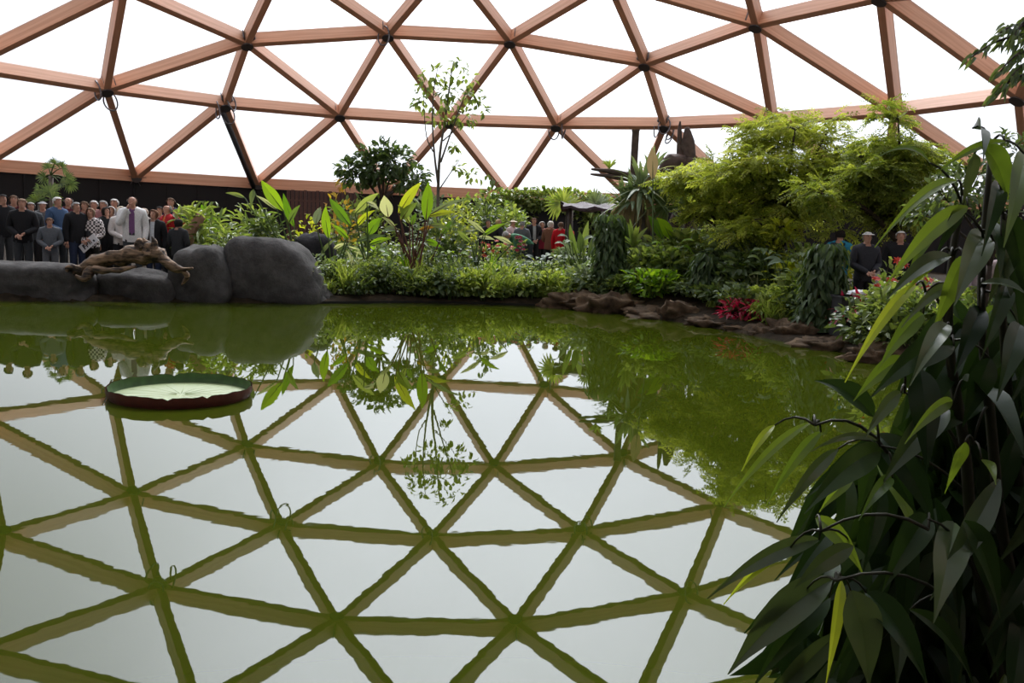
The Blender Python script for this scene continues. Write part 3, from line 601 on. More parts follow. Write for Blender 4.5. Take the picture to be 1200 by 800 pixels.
    sh = [i for i in range(len(F)) if isb(i, 'to')]
    if P['kw'].get('check'):
        m, t = mat('black and white check'); o_ = N(t, 'ShaderNodeOutputMaterial'); p = N(t, 'ShaderNodeBsdfPrincipled', Roughness=.85); t.links.new(p.outputs[0], o_.inputs[0])
        tcn = N(t, 'ShaderNodeTexCoord'); ch = N(t, 'ShaderNodeTexChecker', Scale=26.0); ch.inputs['Color1'].default_value = (.74, .68, .67, 1); ch.inputs['Color2'].default_value = (.04, .035, .035, 1)
        t.links.new(tcn.outputs['Object'], ch.inputs['Vector']); t.links.new(ch.outputs['Color'], p.inputs['Base Color']); jm = m
    else: jm = cloth(P['top'])
    ty = V[:, 1]
    zc = P['kw'].get('zipped')
    fr = []
    if zc:
        fr = [i for i in jk if abs(FC[i][0]) < .05 and FC[i][1] < -.02 and isb(i, 'sp', 'ch', 'ne', 'th') and FC[i][2] > .97]
    s_ = set(fr); shell('jacket', [i for i in jk if i not in s_], .022, jm)
    if fr: shell('shirt', fr, .012, cloth(zc))
    shell('trousers', tr, .014, cloth(P['legs'])); [shell('shoe', [i for i in sh if (FC[i][0] > 0) == sd_], .012, cloth((.02, .017, .015))) for sd_ in (True, False)]
    hd = [i for i in range(len(F)) if bn[i][1] in ('jaw', 'head', 'crown') ]
    HF = tohead(FC) if True else None
    HF[:, 0] *= .86
    st = P['style']
    def hairy(i):
        x, y, z = HF[i]
        if st == 'bald': return (y > .02 and -.07 < z < .045) or (abs(x) > .055 and y > -.01 and -.02 < z < .04)
        if st == 'bob': return z > .045+.02*(y < -.05) or (y > -.035 and z > -.11) or (abs(x) > .05 and y > -.055 and z > -.09)
        if st == 'hat': return z > .04
        return z > .038 or (y > .0 and z > -.06) or (y > -.03 and abs(x) > .05 and z > -.005)
    hs = [i for i in hd if hairy(i)]
    if st == 'hat':
        hat = shell('hat', hs, .022, cloth(P['hair']))
        mb = MB(); C = fromhead(np.array([[.0, -.02, .045]]))[0]*k
        ring = [fromhead(np.array([[rr_*math.cos(a)*.95, -.02+rr_*math.sin(a)*(1.15 if math.sin(a) < 0 else .8), .05-.02*(rr_ > .1)]]))[0]*k for rr_ in (.085, .15 if 'straw' in P['label'] else .118) for a in np.linspace(0, 2*PI, 20, endpoint=False)]
        mb.add(ring, [(i, (i+1) % 20, 20+(i+1) % 20, 20+i) for i in range(20)]); mb.build('hat_brim', cloth(P['hair']), hat, True)
        shell('hair', [i for i in hd if HF[i][1] > .01 and -.06 < HF[i][2] < .05], .012, cloth(GH))
    else: shell('hair', hs, .024 if st != 'bob' else .03, cloth(P['hair']))
    for sx in (-1, 1):
        mb = MB(); c = fromhead(np.array([[sx*.031, -.083, .012]]))[0]*k; tube(mb, [c+np.array([0, -.006, 0]), c+np.array([0, .008, 0])], [.006, .009], 6)
        mb.build('eye', M_EYE, root, True)
    for nm in 'lr':
        w_, e_ = np.array(J['wr'+nm])*k, np.array(J['el'+nm])*k; d = Vector(w_-e_).normalized()
        h = link('hand', hand_me, None, root); h.rotation_mode = 'QUATERNION'; h.rotation_quaternion = (-d).to_track_quat('Z', 'Y'); h.location = w_; h.scale = (k, k, k)
    if P['kw'].get('pack'):
        mb = MB(); v0 = MB(); tube(mb, [(0, .20*k, 1.02*k), (0, .24*k, 1.12*k), (0, .23*k, 1.32*k), (0, .17*k, 1.43*k)], [.11, .15, .15, .09], 10, flat=.75)
        bp = mb.build('backpack', cloth((.02, .03, .045)), root, True)
        for sx in (-1, 1):
            mb = MB(); tube(mb, [(sx*.11*k, .14*k, 1.42*k), (sx*.12*k, 0, 1.49*k), (sx*.12*k, -.15*k, 1.36*k), (sx*.13*k, -.13*k, 1.15*k)], .022, 6)
            mb.build('strap', cloth((.02, .03, .045)), bp, True)
    return root, k, J
for P in PEOPLE: P['group'] = 'visitors crowding behind the grey boulders' if P['u'] < 300 else 'visitors on the far path' if P['u'] < 800 else 'visitors on the right bank'
PR = {}
for P, S in zip(PEOPLE, SKEL): PR[P['label']] = finish_person(P, S)
# the white leaflet with a row of black marks
root, k, J = PR['grey-haired man in black coat holding a white printed leaflet']
bpy.context.view_layer.update()
lf = np.array(at(90, 290, 16.82)); wr = root.matrix_world@(Vector(J['wrl'])*k)
lf = (wr[0]+.02, wr[1]-.06, wr[2]-.12)
leaflet = thing('leaflet', 'white leaflet with large black print held by the man in black coat', 'leaflet', lf)
RLF = Matrix.Rotation(math.radians(-8), 3, 'Z')@Matrix.Rotation(math.radians(-40), 3, 'Y')
R_ = np.array([list(r) for r in RLF])
mb = MB(); box(mb, (0, 0, 0), (.42, .008, .17), R_); mb.build('sheet', plain('white paper', (.75, .74, .76), .7), leaflet)
mb = MB()
for q, st in enumerate(([(0, 0, .03, .10), (.02, .035, .05, .025), (.02, -.0, .05, .02)], [(-.015, 0, .022, .10), (.022, .02, .022, .06), (0, .04, .05, .022), (0, 0, .05, .02)], [(-.02, 0, .02, .09), (.02, 0, .02, .09), (0, .04, .05, .02)], [(0, -.03, .04, .04)])):
    for (x, z, w_, h) in st: box(mb, R_@np.array([-.13+q*.085+x*.9, -.006, z]), (w_*.8, .004, h), R_)
mb.build('lettering', plain('black print', (.01, .01, .01), .7), leaflet)
# ------------------------------------------------------------------ plants: kinds of leaf
L_BRIGHT = leafm('bright paddle leaf', (.085, .19, .012), (.20, .33, .02), .45, .4)
L_YELL = leafm('yellow green leaf', (.26, .32, .02), (.40, .42, .05), .45, .4)
L_MID = leafm('mid green leaf', (.085, .14, .035), (.25, .31, .10), .42, .36, spec=.5)
L_DARK = leafm('dark green leaf', (.045, .078, .027), (.13, .18, .068), .32, .34, spec=.5)
L_GREY = leafm('silvery leaf', (.10, .15, .08), (.22, .28, .17), .25, .5)
L_PALE = leafm('pale cream leaf', (.36, .40, .27), (.52, .55, .42), .3)
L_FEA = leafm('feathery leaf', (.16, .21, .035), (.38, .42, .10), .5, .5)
L_FEAD = leafm('shade-toned feathery leaf', (.11, .16, .03), (.29, .34, .075), .48, .5)  # darker copy of the feathery leaf, shade put into its colour
L_GRASS = leafm('grass blade', (.14, .21, .04), (.32, .38, .11), .42, .45)
L_OR = leafm('croton leaf', (.30, .15, .02), (.42, .32, .05), .3)
L_RED = leafm('red petal', (.42, .02, .012), (.62, .07, .03), .3, tcol=(1.4, .8, .8))
L_CRIM = leafm('crimson leaf', (.20, .008, .03), (.45, .02, .07), .3, tcol=(1.5, .8, .9))
L_DRY = leafm('dry straw leaf', (.20, .15, .07), (.35, .27, .14), .3, tcol=(1.3, 1.2, 1))
L_FG = leafm('glossy shade-toned long leaf', (.010, .026, .008), (.034, .068, .017), .14, .34, spec=.3)  # shade inside the near plant is put into this dark colour
L_FGL = leafm('light-toned long leaf', (.055, .10, .016), (.15, .22, .03), .38, .32, spec=.5)  # lighter copy of the near leaf, the light on it painted in
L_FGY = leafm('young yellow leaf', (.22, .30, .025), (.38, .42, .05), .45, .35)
L_FGG = leafm('sheen-toned long leaf', (.035, .06, .022), (.10, .14, .065), .14, .3, spec=.5)  # greyer copy of the near leaf, sky sheen partly in the colour
M_BARK = plain('dark bark', (.045, .032, .024), .85, nscale=12, nmix=.4, bump=.5)
M_BARKL = plain('grey bark', (.12, .10, .085), .85, nscale=14, nmix=.35, bump=.4)
M_STEM = plain('green stem', (.06, .10, .02), .6); M_STEMR = plain('red brown stem', (.10, .035, .02), .6)
L_TOT = leafm('totem leaf', (.035, .065, .025), (.09, .14, .05), .3)
def rootpt(u, Y, dz=0): p = at(u, 400, Y); return np.array([p[0], Y, gz(p[0], Y)+dz])
def ztop(u, v, Y): return at(u, v, Y)[2]
def wid(px, Y): return px*Y/FPX
def stems(root, h, n, spread, rs, m=None, r=.012, name='stem'):
    for i in range(n):
        a = rs.rand()*2*PI; d = spread*(.2+.8*rs.rand()); mb = MB()
        tube(mb, bez((.03*math.cos(a), .03*math.sin(a), -.05), (d*math.cos(a), d*math.sin(a), h*(.7+.3*rs.rand())), (0, 0, .03*h), 5), [r*1.3, r*1.15, r, r*.8, r*.5], 5)
        mb.build(name, m or M_STEM, root, True)
def shrub(label, u, v, wpx, Y, m, tm=T_OV2, L=.12, Wd=.06, n=700, name='shrub', cat='shrub', group=None, seed=0, droop=0, up=.35, zlow=.05, stem=None, ns=4, bright=None, flat=.8, lay=0):
    """a shrub whose crown top is at (u, v) in depth Y, wpx pixels wide"""
    rs = np.random.RandomState(int(u*7+v*3+seed) % 100000); c = rootpt(u, Y); h = max(.25, ztop(u, v, Y)-c[2]); w = wid(wpx, Y)
    r = thing(name, label, cat, c, group); stems(r, h*.75, ns, w*.3, rs, stem)
    mb = MB(); k = 5
    cs = [(0, 0, h*.5, 1)]+[(w*.32*math.cos(a), w*.32*flat*math.sin(a), h*(zlow+.25+.5*rs.rand()), .6) for a in rs.rand(k)*2*PI]
    for (x, y, z, s) in cs:
        nn = int(n*(.4 if s == 1 else .6/k)); cloud(mb, (x, y, z), (w*.5*s, w*.5*flat*s, h*.5*s*(1 if s == 1 else .8)), nn, tm, L, Wd, rs, up=up, droop=droop)
    V = np.concatenate(mb.v); V[:, 2] = np.where(V[:, 2] < 0.02, .02+.2*abs(V[:, 2]), V[:, 2]); V[:, 2] = np.minimum(V[:, 2], h*1.02); F = np.concatenate(mb.f); T = np.concatenate(mb.t)
    m2 = MB(); m2.add(V, F, T); o = m2.build('foliage', m, r); tag(o, kind='stuff'); return r
def paddle(root, c, l, k):
    """one paddle leaf with its stalk, from the leaf list (pixel base, pixel tip, width in px, material, sag, face)"""
def clump(label, u, Y, spec, name='paddle_leaf_plant', cat='plant', base_dv=0, stalk=None, spread=.12, seed=0):
    rs = np.random.RandomState(int(u)+seed); c = rootpt(u, Y); r = thing(name, label, cat, c)
    for (u0, v0, u1, v1, w, m, *rest) in spec:
        dy = rs.uniform(-.25, .25); p0 = at(u0, v0, Y+dy)-c; p1 = at(u1, v1, Y+dy+rs.uniform(-.25, .15))-c; L = np.linalg.norm(p1-p0)
        sag = np.array([rs.uniform(-.06, .06), 0, .06])*L; face = np.array([rs.uniform(-.5, .5), -1, rs.uniform(-.1, .5)])
        V, F = strap(p0, p1, wid(w, Y)*.92, sag, face, 10, .22, .42, .05, rs, power=.9, taper=.25)
        mb = MB(); mb.add(V, F, rs.rand()); lf = mb.build('leaf', m, r, True, sharp=True)
        b = np.array([rs.uniform(-spread, spread), rs.uniform(-spread, spread), -.03]); mid = (b+p0)/2+np.array([0, 0, .1*L]); mb = MB()
        pts = np.array([b, b*.6+mid*.4+np.array([0, 0, .08]), mid, p0*.8+mid*.2, p0, p0*.5+p1*.5+sag])
        tube(mb, pts, [.028, .024, .018, .014, .012, .004], 6); mb.build('stalk', stalk or M_STEM, r, True)
    return r
# --- paddle-leaved plants along the middle bed
clump('bright banana plant rising beside the largest grey boulder', 350, 17.6, [(332, 247, 306, 211, 16, L_BRIGHT), (345, 266, 332, 226, 12, L_BRIGHT), (297, 222, 294, 242, 9, L_DARK), (287, 232, 264, 226, 6, L_MID), (325, 246, 300, 229, 5, L_PALE), (338, 262, 352, 240, 8, L_MID)], 'banana_plant', seed=1)
clump('green paddle-leaved plant between the boulder and the cream-leaved clump', 392, 18.4, [(385, 279, 382, 241, 12, L_BRIGHT), (411, 265, 386, 232, 13, L_BRIGHT), (408, 280, 389, 263, 8, L_BRIGHT), (370, 263, 376, 242, 13, L_GREY), (391, 292, 407, 285, 5, L_PALE), (376, 300, 394, 280, 7, L_MID), (396, 300, 378, 312, 6, L_MID)], seed=2)
clump('paddle-leaved plant with broad low leaves left of the tallest clump', 436, 18.6, [(431, 276, 448, 255, 14, L_BRIGHT), (416, 250, 444, 226, 11, L_MID), (418, 265, 440, 246, 8, L_YELL), (433, 286, 459, 280, 8, L_BRIGHT), (430, 237, 444, 246, 6, L_PALE), (418, 283, 453, 276, 7, L_GREY), (407, 289, 436, 305, 6, L_PALE), (440, 300, 420, 290, 7, L_MID)], seed=3)
clump('tallest paddle-leaved clump with upright yellow green leaves and red stalks', 482, 18.8, [(467, 250, 494, 213, 13, L_YELL), (499, 258, 502, 213, 16, L_BRIGHT), (470, 258, 490, 237, 12, L_MID), (455, 254, 450, 229, 18, L_PALE), (500, 254, 534, 249, 9, L_YELL), (503, 252, 549, 233, 6, L_GREY), (463, 266, 447, 254, 5, L_PALE), (483, 264, 488, 250, 7, L_BRIGHT), (491, 270, 513, 266, 5, L_OR), (499, 282, 518, 290, 9, L_BRIGHT), (518, 275, 529, 258, 7, L_BRIGHT), (466, 268, 448, 272, 7, L_GREY), (504, 264, 526, 268, 7, L_MID), (480, 262, 466, 240, 9, L_MID)], stalk=M_STEMR, spread=.25, seed=4)
clump('pair of broad bright leaves beside the leafy totem plants', 776, 18.6, [(776, 280, 759, 252, 13, L_BRIGHT), (786, 279, 769, 255, 15, L_BRIGHT), (792, 280, 812, 268, 9, L_MID), (768, 284, 752, 276, 8, L_MID)], 'banana_plant', seed=5)
clump('plant with long pale arching leaf behind the flower bed', 556, 19.6, [(569, 274, 545, 256, 6, L_PALE), (566, 276, 592, 262, 8, L_BRIGHT), (560, 278, 580, 281, 6, L_PALE), (552, 284, 535, 270, 7, L_MID), (600, 286, 578, 277, 6, L_PALE)], seed=6)
clump('dark green paddle plant left of the leafy totem', 682, 19.4, [(676, 300, 668, 262, 9, L_MID), (684, 300, 690, 258, 9, L_MID), (690, 302, 700, 270, 8, L_DARK), (672, 302, 660, 282, 7, L_GREY), (680, 298, 679, 270, 10, L_DARK)], seed=7)
# --- leafy shrubs above the grey boulders
for lab, u, v, w, Y, m, n, L in [
    ('long-leaved shrub spilling over the upright boulder', 245, 238, 62, 17.6, L_MID, 480, .26), ('bright leafy shrub against the black wall right of the crowd', 232, 236, 32, 18.6, L_BRIGHT, 260, .24),
    ('shrub with pale leaves on top of the largest boulder', 290, 240, 60, 18.0, L_MID, 480, .24), ('loose dark shrub left of the bright banana plant', 318, 252, 42, 17.9, L_DARK, 300, .2),
    ('trailing plant hanging down the face of the boulder', 262, 262, 44, 16.75, L_MID, 260, .2)]:
    shrub(lab, u, v, w, Y, m, T_LAN3, L, .06, n, droop=.25, ns=5)
clump('young pale-leaved plant beside the red fleece', 232, 18.0, [(225, 262, 205, 272, 6, L_PALE), (230, 262, 214, 250, 6, L_BRIGHT), (236, 264, 250, 252, 6, L_BRIGHT)], seed=8)
lg = at(218, 290, 17.3); mb = MB(); gnarl(mb, [at(216, 292, 17.3)-lg, at(224, 272, 17.35)-lg, at(236, 252, 17.4)-lg], [.13, .12, .10], 10, 9, .2)
pk = plain('pinkish peeled wood', (.34, .19, .13), .7, nscale=6, nmix=.2, bump=.4); lgo = mb.build('leaning_log', pk, None, True, lg); tag(lgo, 'pinkish peeled log leaning behind the upright boulder', 'log')
# --- middle background
shrub('orange and yellow croton behind the paddle plants', 396, 224, 42, 22.5, L_OR, T_OV2, .17, .08, 110, ns=5)
shrub('yellow croton low beside the dark rock', 358, 252, 30, 20.5, L_YELL, T_OV2, .14, .07, 110)
def tree(label, u, v, Y, crowns, m, trunk, tm, L, Wd, n, fea=False, lean=0, name='tree', group=None, seed=0, barkm=None, nfr=10, forks=1):
    """crowns: list of (u, v, half width px, half height px, dy)"""
    rs = np.random.RandomState(int(u)+seed); c = rootpt(u, Y); r = thing(name, label, 'tree', c, group); cs = []
    for (cu, cv, a, b, dy) in crowns:
        p = at(cu, cv, Y+dy)-c
        if not fea: cs.append((p, wid(a, Y), wid(b, Y))); continue
        A_, B_ = wid(a, Y), wid(b, Y)
        for _ in range(max(3, int(a*b/130))):
            d = rdir(1, rs)[0]*np.array([A_, A_*.9, B_])*rs.uniform(.25, .95); s_ = rs.uniform(.28, .42); cs.append((p+d, A_*s_*1.15, max(.12, B_*s_*.8)))
    top = max(p[2] for p, _, _ in cs); fork = np.array([lean*.5, 0, max(.5, min(p[2]-b_ for p, _, b_ in cs)*.85)]); mb = MB()
    tube(mb, catmull_open(np.array([(0, 0, -.1), (lean*.2, .03, fork[2]*.5), fork]), 3), np.linspace(trunk*1.2, trunk*.8, 7), 8); mb.build('trunk', barkm or M_BARK, r, True)
    for p, a, b_ in (cs if not fea else cs[::3]):
        mb = MB(); tube(mb, bez(fork, p+np.array([0, 0, -b_*.2]), (0, 0, .12*np.linalg.norm(p-fork)), 6), np.linspace(trunk*.6, trunk*.15, 6), 6)
        for _ in range(4):
            d = rdir(1, rs)[0]*np.array([a, a*.8, b_])*.8; tube(mb, bez(p+np.array([0, 0, -b_*.2]), p+d, (0, 0, .05), 4), np.linspace(trunk*.18, trunk*.06, 4), 4)
        mb.build('branch', barkm or M_BARK, r, True)
    mb = MB(); tot = sum(a*b_ for _, a, b_ in cs)
    for p, a, b_ in cs:
        k = int(n*a*b_/tot)
        if not fea: cloud(mb, p, (a, a*.8, b_), k, tm, L, Wd, rs, up=.1, shell=.25, droop=.15)
        else:
            d = rdir(k, rs); rad = (.05+.95*rs.rand(k))**.6; B = p+d*np.array([a, a*.85, b_])*rad[:, None]
            D = d*np.array([1, 1, .35])+rdir(k, rs)*.6; D[:, 2] = D[:, 2]*.6-.05; D /= np.linalg.norm(D, axis=1, keepdims=True); Lf = L*(.7+.6*rs.rand(k))
            Nn = np.array([0, 0, 1.])+rdir(k, rs)*.7; S = np.cross(Nn, D); S /= np.linalg.norm(S, axis=1, keepdims=True); ti = rs.rand(k)
            for j in range(nfr):
                t = (j+1)/nfr; Pj = B+D*(Lf*t)[:, None]+np.array([0, 0, -.18])*(Lf*t*t)[:, None]; l2 = Lf*.26*(1-.55*abs(t-.4))
                for sg in (-1, 1): leaves(mb, T_OV, Pj, S*sg*.9+D*.55+np.array([0, 0, -.12])+rdir(k, rs)*.3, Nn, l2, Wd, np.clip(ti+rs.uniform(-.15, .15, k), 0, 1))
    tag(mb.build('foliage', m, r), kind='stuff'); return r
tree('small dense dark green tree behind the paddle plants', 445, 170, 25, [(440, 195, 26, 18, 0), (420, 205, 22, 14, .2), (465, 190, 18, 20, -.2), (478, 215, 24, 10, 0), (450, 176, 14, 10, 0), (408, 196, 14, 8, 0), (488, 205, 16, 8, .2), (432, 180, 12, 8, 0)], L_TOT, .07, T_OV2, .20, .10, 1150)
tree('orange-leaved sapling left of the dense dark tree', 404, 205, 26, [(403, 212, 8, 12, 0)], L_OR, .03, T_OV2, .16, .08, 40)
def thin_tree():
    Y = 21.5; rs = np.random.RandomState(5); c = rootpt(513, Y); r = thing('slender_tree', 'tall slender tree with sparse leaves rising against the panes', 'tree', c)
    for pts, rad in (([(513, 300), (513, 222), (516, 180), (521, 140), (527, 100), (531, 72)], .05), ([(513, 215), (509, 180), (507, 140), (509, 105), (514, 78)], .03), ([(516, 190), (527, 160), (540, 125), (548, 100)], .025), ([(508, 178), (500, 160), (497, 120), (499, 98)], .02), ([(519, 165), (533, 152), (552, 130)], .018), ([(513, 225), (530, 200), (540, 185)], .018)):
        P = np.array([at(u, v, Y)-c for u, v in pts]); P[:, 1] += rs.uniform(-.15, .15, len(P)); P = catmull_open(P, 4); mb = MB(); tube(mb, P, np.linspace(rad, rad*.25, len(P)), 6); mb.build('trunk' if rad > .04 else 'branch', M_BARKL, r, True)
    mb = MB()
    for (u, v, a, b, n) in ((510, 88, 20, 10, 46), (538, 76, 10, 6, 14), (548, 92, 12, 10, 26), (500, 100, 14, 8, 26), (493, 118, 8, 10, 22), (528, 108, 14, 12, 40), (552, 110, 12, 8, 26), (560, 118, 8, 6, 12), (541, 138, 14, 9, 50), (516, 140, 12, 6, 24), (533, 172, 5, 5, 14), (566, 130, 5, 8, 10), (520, 118, 22, 20, 30), (487, 122, 4, 6, 9), (536, 196, 8, 6, 14), (552, 205, 14, 8, 20)):
        p = at(u, v, Y)-c; cloud(mb, p, (wid(a, Y), wid(a, Y)*.7, wid(b, Y)), n, T_OV2, .17, .08, rs, up=0, droop=.3, shell=.1)
    tag(mb.build('foliage', L_MID, r), kind='stuff')
thin_tree()
for lab, u, v, w, Y, m, n, L in [
    ('round dark bush with a tuft standing above the hedge', 565, 204, 26, 27, L_DARK, 160, .22), ('leafy bush behind the long pale leaf', 560, 222, 66, 28, L_MID, 900, .19),
    ('dense green bush left of the far path group', 590, 236, 46, 29, L_MID, 700, .19), ('feathery bush behind the slender tree', 528, 228, 44, 24, L_FEA, 600, .14),
    ('bush under the dense dark tree', 425, 226, 70, 24, L_MID, 700, .17), ('dark green bush between the two paddle clumps', 520, 250, 50, 20.5, L_DARK, 500, .16),
    ('pale spiky-topped bush behind the tallest clump', 500, 225, 60, 26, L_GREY, 500, .2)]:
    shrub(lab, u, v, w, Y, m, T_OV2, L, L*.5, n)
# screen wall with ivy far behind, slatted fence
sc_ = at(645, 246, 40); scr = thing('garden_screen', 'dark free-standing screen topped with ivy behind the far path', 'screen', (sc_[0], 40, gz(sc_[0], 40)))
mb = MB(); box(mb, (0, 0, 1.25), (6.8, .2, 2.6)); mb.build('panel', M_DARK, scr)
mb = MB(); rs = np.random.RandomState(3)
cloud(mb, (0, -.1, 2.6), (3.5, .35, .5), 1400, T_OV2, .22, .15, rs, up=0, shell=.1); cloud(mb, (-1.8, -.15, 2.1), (1.3, .2, .8), 500, T_OV2, .22, .15, rs, up=0, shell=.1); cloud(mb, (2.2, -.15, 2.0), (1.2, .2, .9), 500, T_OV2, .22, .15, rs, up=0, shell=.1)
tag(mb.build('ivy', L_MID, scr), kind='stuff')
fp = at(377, 250, 40); fence = thing('slatted_fence', 'red brown upright slat fence in front of the black wall', 'fence', (fp[0], 40, gz(fp[0], 40)))
M_SLAT = plain('red brown slat', (.085, .04, .03), .75, nscale=6, nmix=.3); mb = MB(); box(mb, (0, 0, 0), (.15, .03, 2.75)); slat_me = mb.mesh('slat'); slat_me.materials.append(M_SLAT)
for i in range(17): o = link('slat', slat_me, None, fence, (-1.52+i*.19, 0, 1.38+.02*math.sin(i*2)))
for z in (.5, 2.3): mb = MB(); box(mb, (0, .04, z), (3.2, .05, .09)); mb.build('rail', M_SLAT, fence)
# small shelter
sp = rootpt(688, 23); sh_ = thing('small_shelter', 'small thatched shelter with a dark flat roof behind the totem plants', 'shelter', sp); zr = ztop(688, 243, 23)-sp[2]
M_TH = plain('dark thatch', (.055, .035, .045), .7, nscale=8, nmix=.4, bump=.5); mb = MB()
V = []; 
for i, x in enumerate(np.linspace(-.85, .75, 9)):
    for j, y in enumerate(np.linspace(-.7, .7, 5)): V.append((x+.05*math.sin(j*2), y+.06*math.sin(i*3), zr+.13*(1-abs(y)/.7)+.04*math.sin(i*1.9+j)-.02))
V += [(x, y, z-.07) for x, y, z in V]; F = [(i*5+j, (i+1)*5+j, (i+1)*5+j+1, i*5+j+1) for i in range(8) for j in range(4)]; F += [tuple(45+q for q in reversed(f)) for f in F]
F += [(i*5, 45+i*5, 45+i*5+5, i*5+5) for i in range(8)]+[(i*5+4, i*5+9, 45+i*5+9, 45+i*5+4) for i in range(8)]; mb.add(V, F); mb.build('roof', M_TH, sh_)
for x in (-.65, .6):
    for y in (-.5, .5): mb = MB(); tube(mb, [(x, y, -.05), (x, y, zr+.0)], .05, 8); mb.build('post', M_BARK, sh_, True)
# --- spiky plants and palms
def fan(root, p, dirv, R, nseg, m, rs, petbase):
    dirv = unit(dirv); s = unit(np.cross(dirv, np.array([.2, -1, .3]))); mb = MB()
    for j in range(nseg):
        a = (j/(nseg-1)-.5)*math.radians(215); d = dirv*math.cos(a)+s*math.sin(a); V, F = strap(p, p+d*R*(.85+.2*rs.rand())+np.array([0, 0, -.12*R*rs.rand()]), R*.13, (0, 0, .02), (0, -1, .3), 5, .3, .55, 0, rs); mb.add(V, F, rs.rand())
    mb.build('leaf', m, root); mb = MB(); tube(mb, bez(petbase, p, (0, 0, .04), 5), [.02, .017, .014, .012, .01], 5); mb.build('leaf_stalk', M_STEM, root, True)
def palm(label, u, Y, vh, fans, m, R, trunk=.06, name='fan_palm', seed=0):
    rs = np.random.RandomState(int(u)+seed); c = rootpt(u, Y); r = thing(name, label, 'palm', c); hz = ztop(u, vh, Y)-c[2]
    mb = MB(); tube(mb, [(0, 0, -.1), (.02, 0, hz*.5), (0, 0, hz)], [trunk*1.2, trunk, trunk*.9], 8); mb.build('trunk', M_BARKL, r, True)
    for (fu, fv) in fans:
        p = at(fu, fv, Y+rs.uniform(-.25, .25))-c; fan(r, p, p-np.array([0, 0, hz])+np.array([0, -.02, .06]), R*(.85+.3*rs.rand()), 15, m, rs, np.array([0, 0, hz]))
    return r
palm('small fan palm standing behind the crowd against the black wall', 65, 22, 206, [(64, 192), (57, 197), (73, 197), (52, 208), (78, 209), (60, 214), (70, 215), (46, 222), (82, 216)], L_DARK, .22)
palm('low fan palm half hidden behind the front row of the crowd', 52, 20.5, 240, [(48, 229), (57, 226), (43, 236), (62, 234)], L_DARK, .28)
palm('bright upright fan palm above the shelter roof', 662, 24, 246, [(660, 238), (653, 240), (667, 240)], L_GRASS, .5, seed=2)
palm('small bluish fan palm right of the shelter', 699, 24, 246, [(697, 238), (704, 238)], L_GREY, .42)
palm('dark fan palm with stiff upright leaves right of the spiky plant', 790, 19.6, 246, [(788, 232), (796, 230), (782, 240), (802, 240)], L_DARK, .48)
palm('dark fan palm half hidden among the feathery leaves', 812, 20.2, 240, [(806, 236), (818, 236), (828, 244)], L_DARK, .5)
def rosette(label, u, Y, heads, m, name='spiky_plant', n=44, Lp=46, wpx=5, trunk=.05, skirt=True, seed=0, cat='plant'):
    rs = np.random.RandomState(int(u)+seed); c = rootpt(u, Y); r = thing(name, label, cat, c)
    for (hu, hv, sc) in heads:
        p = at(hu, hv, Y+rs.uniform(-.2, .2))-c; mb = MB()
        if p[2] > .3: tube(mb, bez((0, 0, -.05), p, (0, 0, 0), 5), trunk, 7); mb.build('trunk', M_BARKL, r, True)
        for i in range(int(n*sc)):
            a = rs.rand()*2*PI; el = math.radians(rs.uniform(-35, 80)); L = wid(Lp, Y)*sc*(.75+.4*rs.rand()); d = np.array([math.cos(a)*math.cos(el), math.sin(a)*math.cos(el), math.sin(el)])
            q = p+d*L; q[2] -= L*.25*math.cos(el); V, F = strap(p, q, wid(wpx, Y), (0, 0, .1*L), d*.2+np.array([0, 0, 1.]) if el < 1 else None, 6, .25, .35, 0, rs); mb = MB(); mb.add(V, F, rs.rand()); mb.build('leaf', m if rs.rand() > .08 else L_PALE, r)
        if skirt:
            mb = MB()
            for i in range(26): a = rs.rand()*2*PI; q = p+np.array([math.cos(a)*.28, math.sin(a)*.28, -.55-.4*rs.rand()])*sc*wid(Lp, Y); V, F = strap(p, q, wid(4, Y), np.array([math.cos(a), math.sin(a), .4])*.12, None, 5, .1, .4, 0, rs); mb.add(V, F, rs.rand())
            tag(mb.build('dry_skirt', L_DRY, r), 'hanging dry brown leaves', kind='stuff')
    return r
rosette('large grey green spiky plant with a skirt of dry leaves', 752, 19.8, [(752, 222, 1.0), (741, 236, .85), (770, 240, .8), (763, 205, .7)], L_GREY, n=46)
rosette('drooping spiky plant left of the large one', 728, 20.4, [(730, 240, .8)], L_GREY, n=40, seed=1)
rosette('tuft of strap leaves below the spiky plant', 745, 18.2, [(742, 290, .7)], L_MID, n=34, skirt=False)
# --- the two dead wood pieces standing in the planting
tp = rootpt(731, 20.6); tt = thing('timber_post', 'dark upright timber post with a side log in the spiky plants', 'post', tp); zt = ztop(731, 153, 20.6)-tp[2]
M_OLD = plain('old dark timber', (.085, .058, .048), .85, nscale=9, nmix=.4, bump=.6)
mb = MB(); box(mb, (0, 0, zt/2), (.15, .15, zt)); box(mb, (0, 0, zt+.015), (.17, .17, .03)); mb.build('post_shaft', M_OLD, tt)
for (a, b, r0) in (((742, 206), (693, 198), .07), ((745, 212), (692, 204), .06)):
    mb = MB(); gnarl(mb, [at(a[0], a[1], 20.5)-tp, at((a[0]+b[0])/2, (a[1]+b[1])/2-1, 20.45)-tp, at(b[0], b[1], 20.4)-tp], [r0, r0*.9, r0*.35], 8, 3, .3); mb.build('side_log', M_OLD, tt, True)
tf = at(714, 198, 20.45); tfo = thing('air_plant', 'tuft of bright air plant leaves growing on the side log', 'plant', tf); rs = np.random.RandomState(8)
for i in range(16):
    a = rs.rand()*2*PI; V, F = strap((0, 0, 0), (.2*math.cos(a), .15*math.sin(a), .08+.15*rs.rand()), .035, (0, 0, .05), None, 5, .2, .3, 0, rs); mb = MB(); mb.add(V, F, rs.rand()); mb.build('leaf', L_GRASS, tfo)
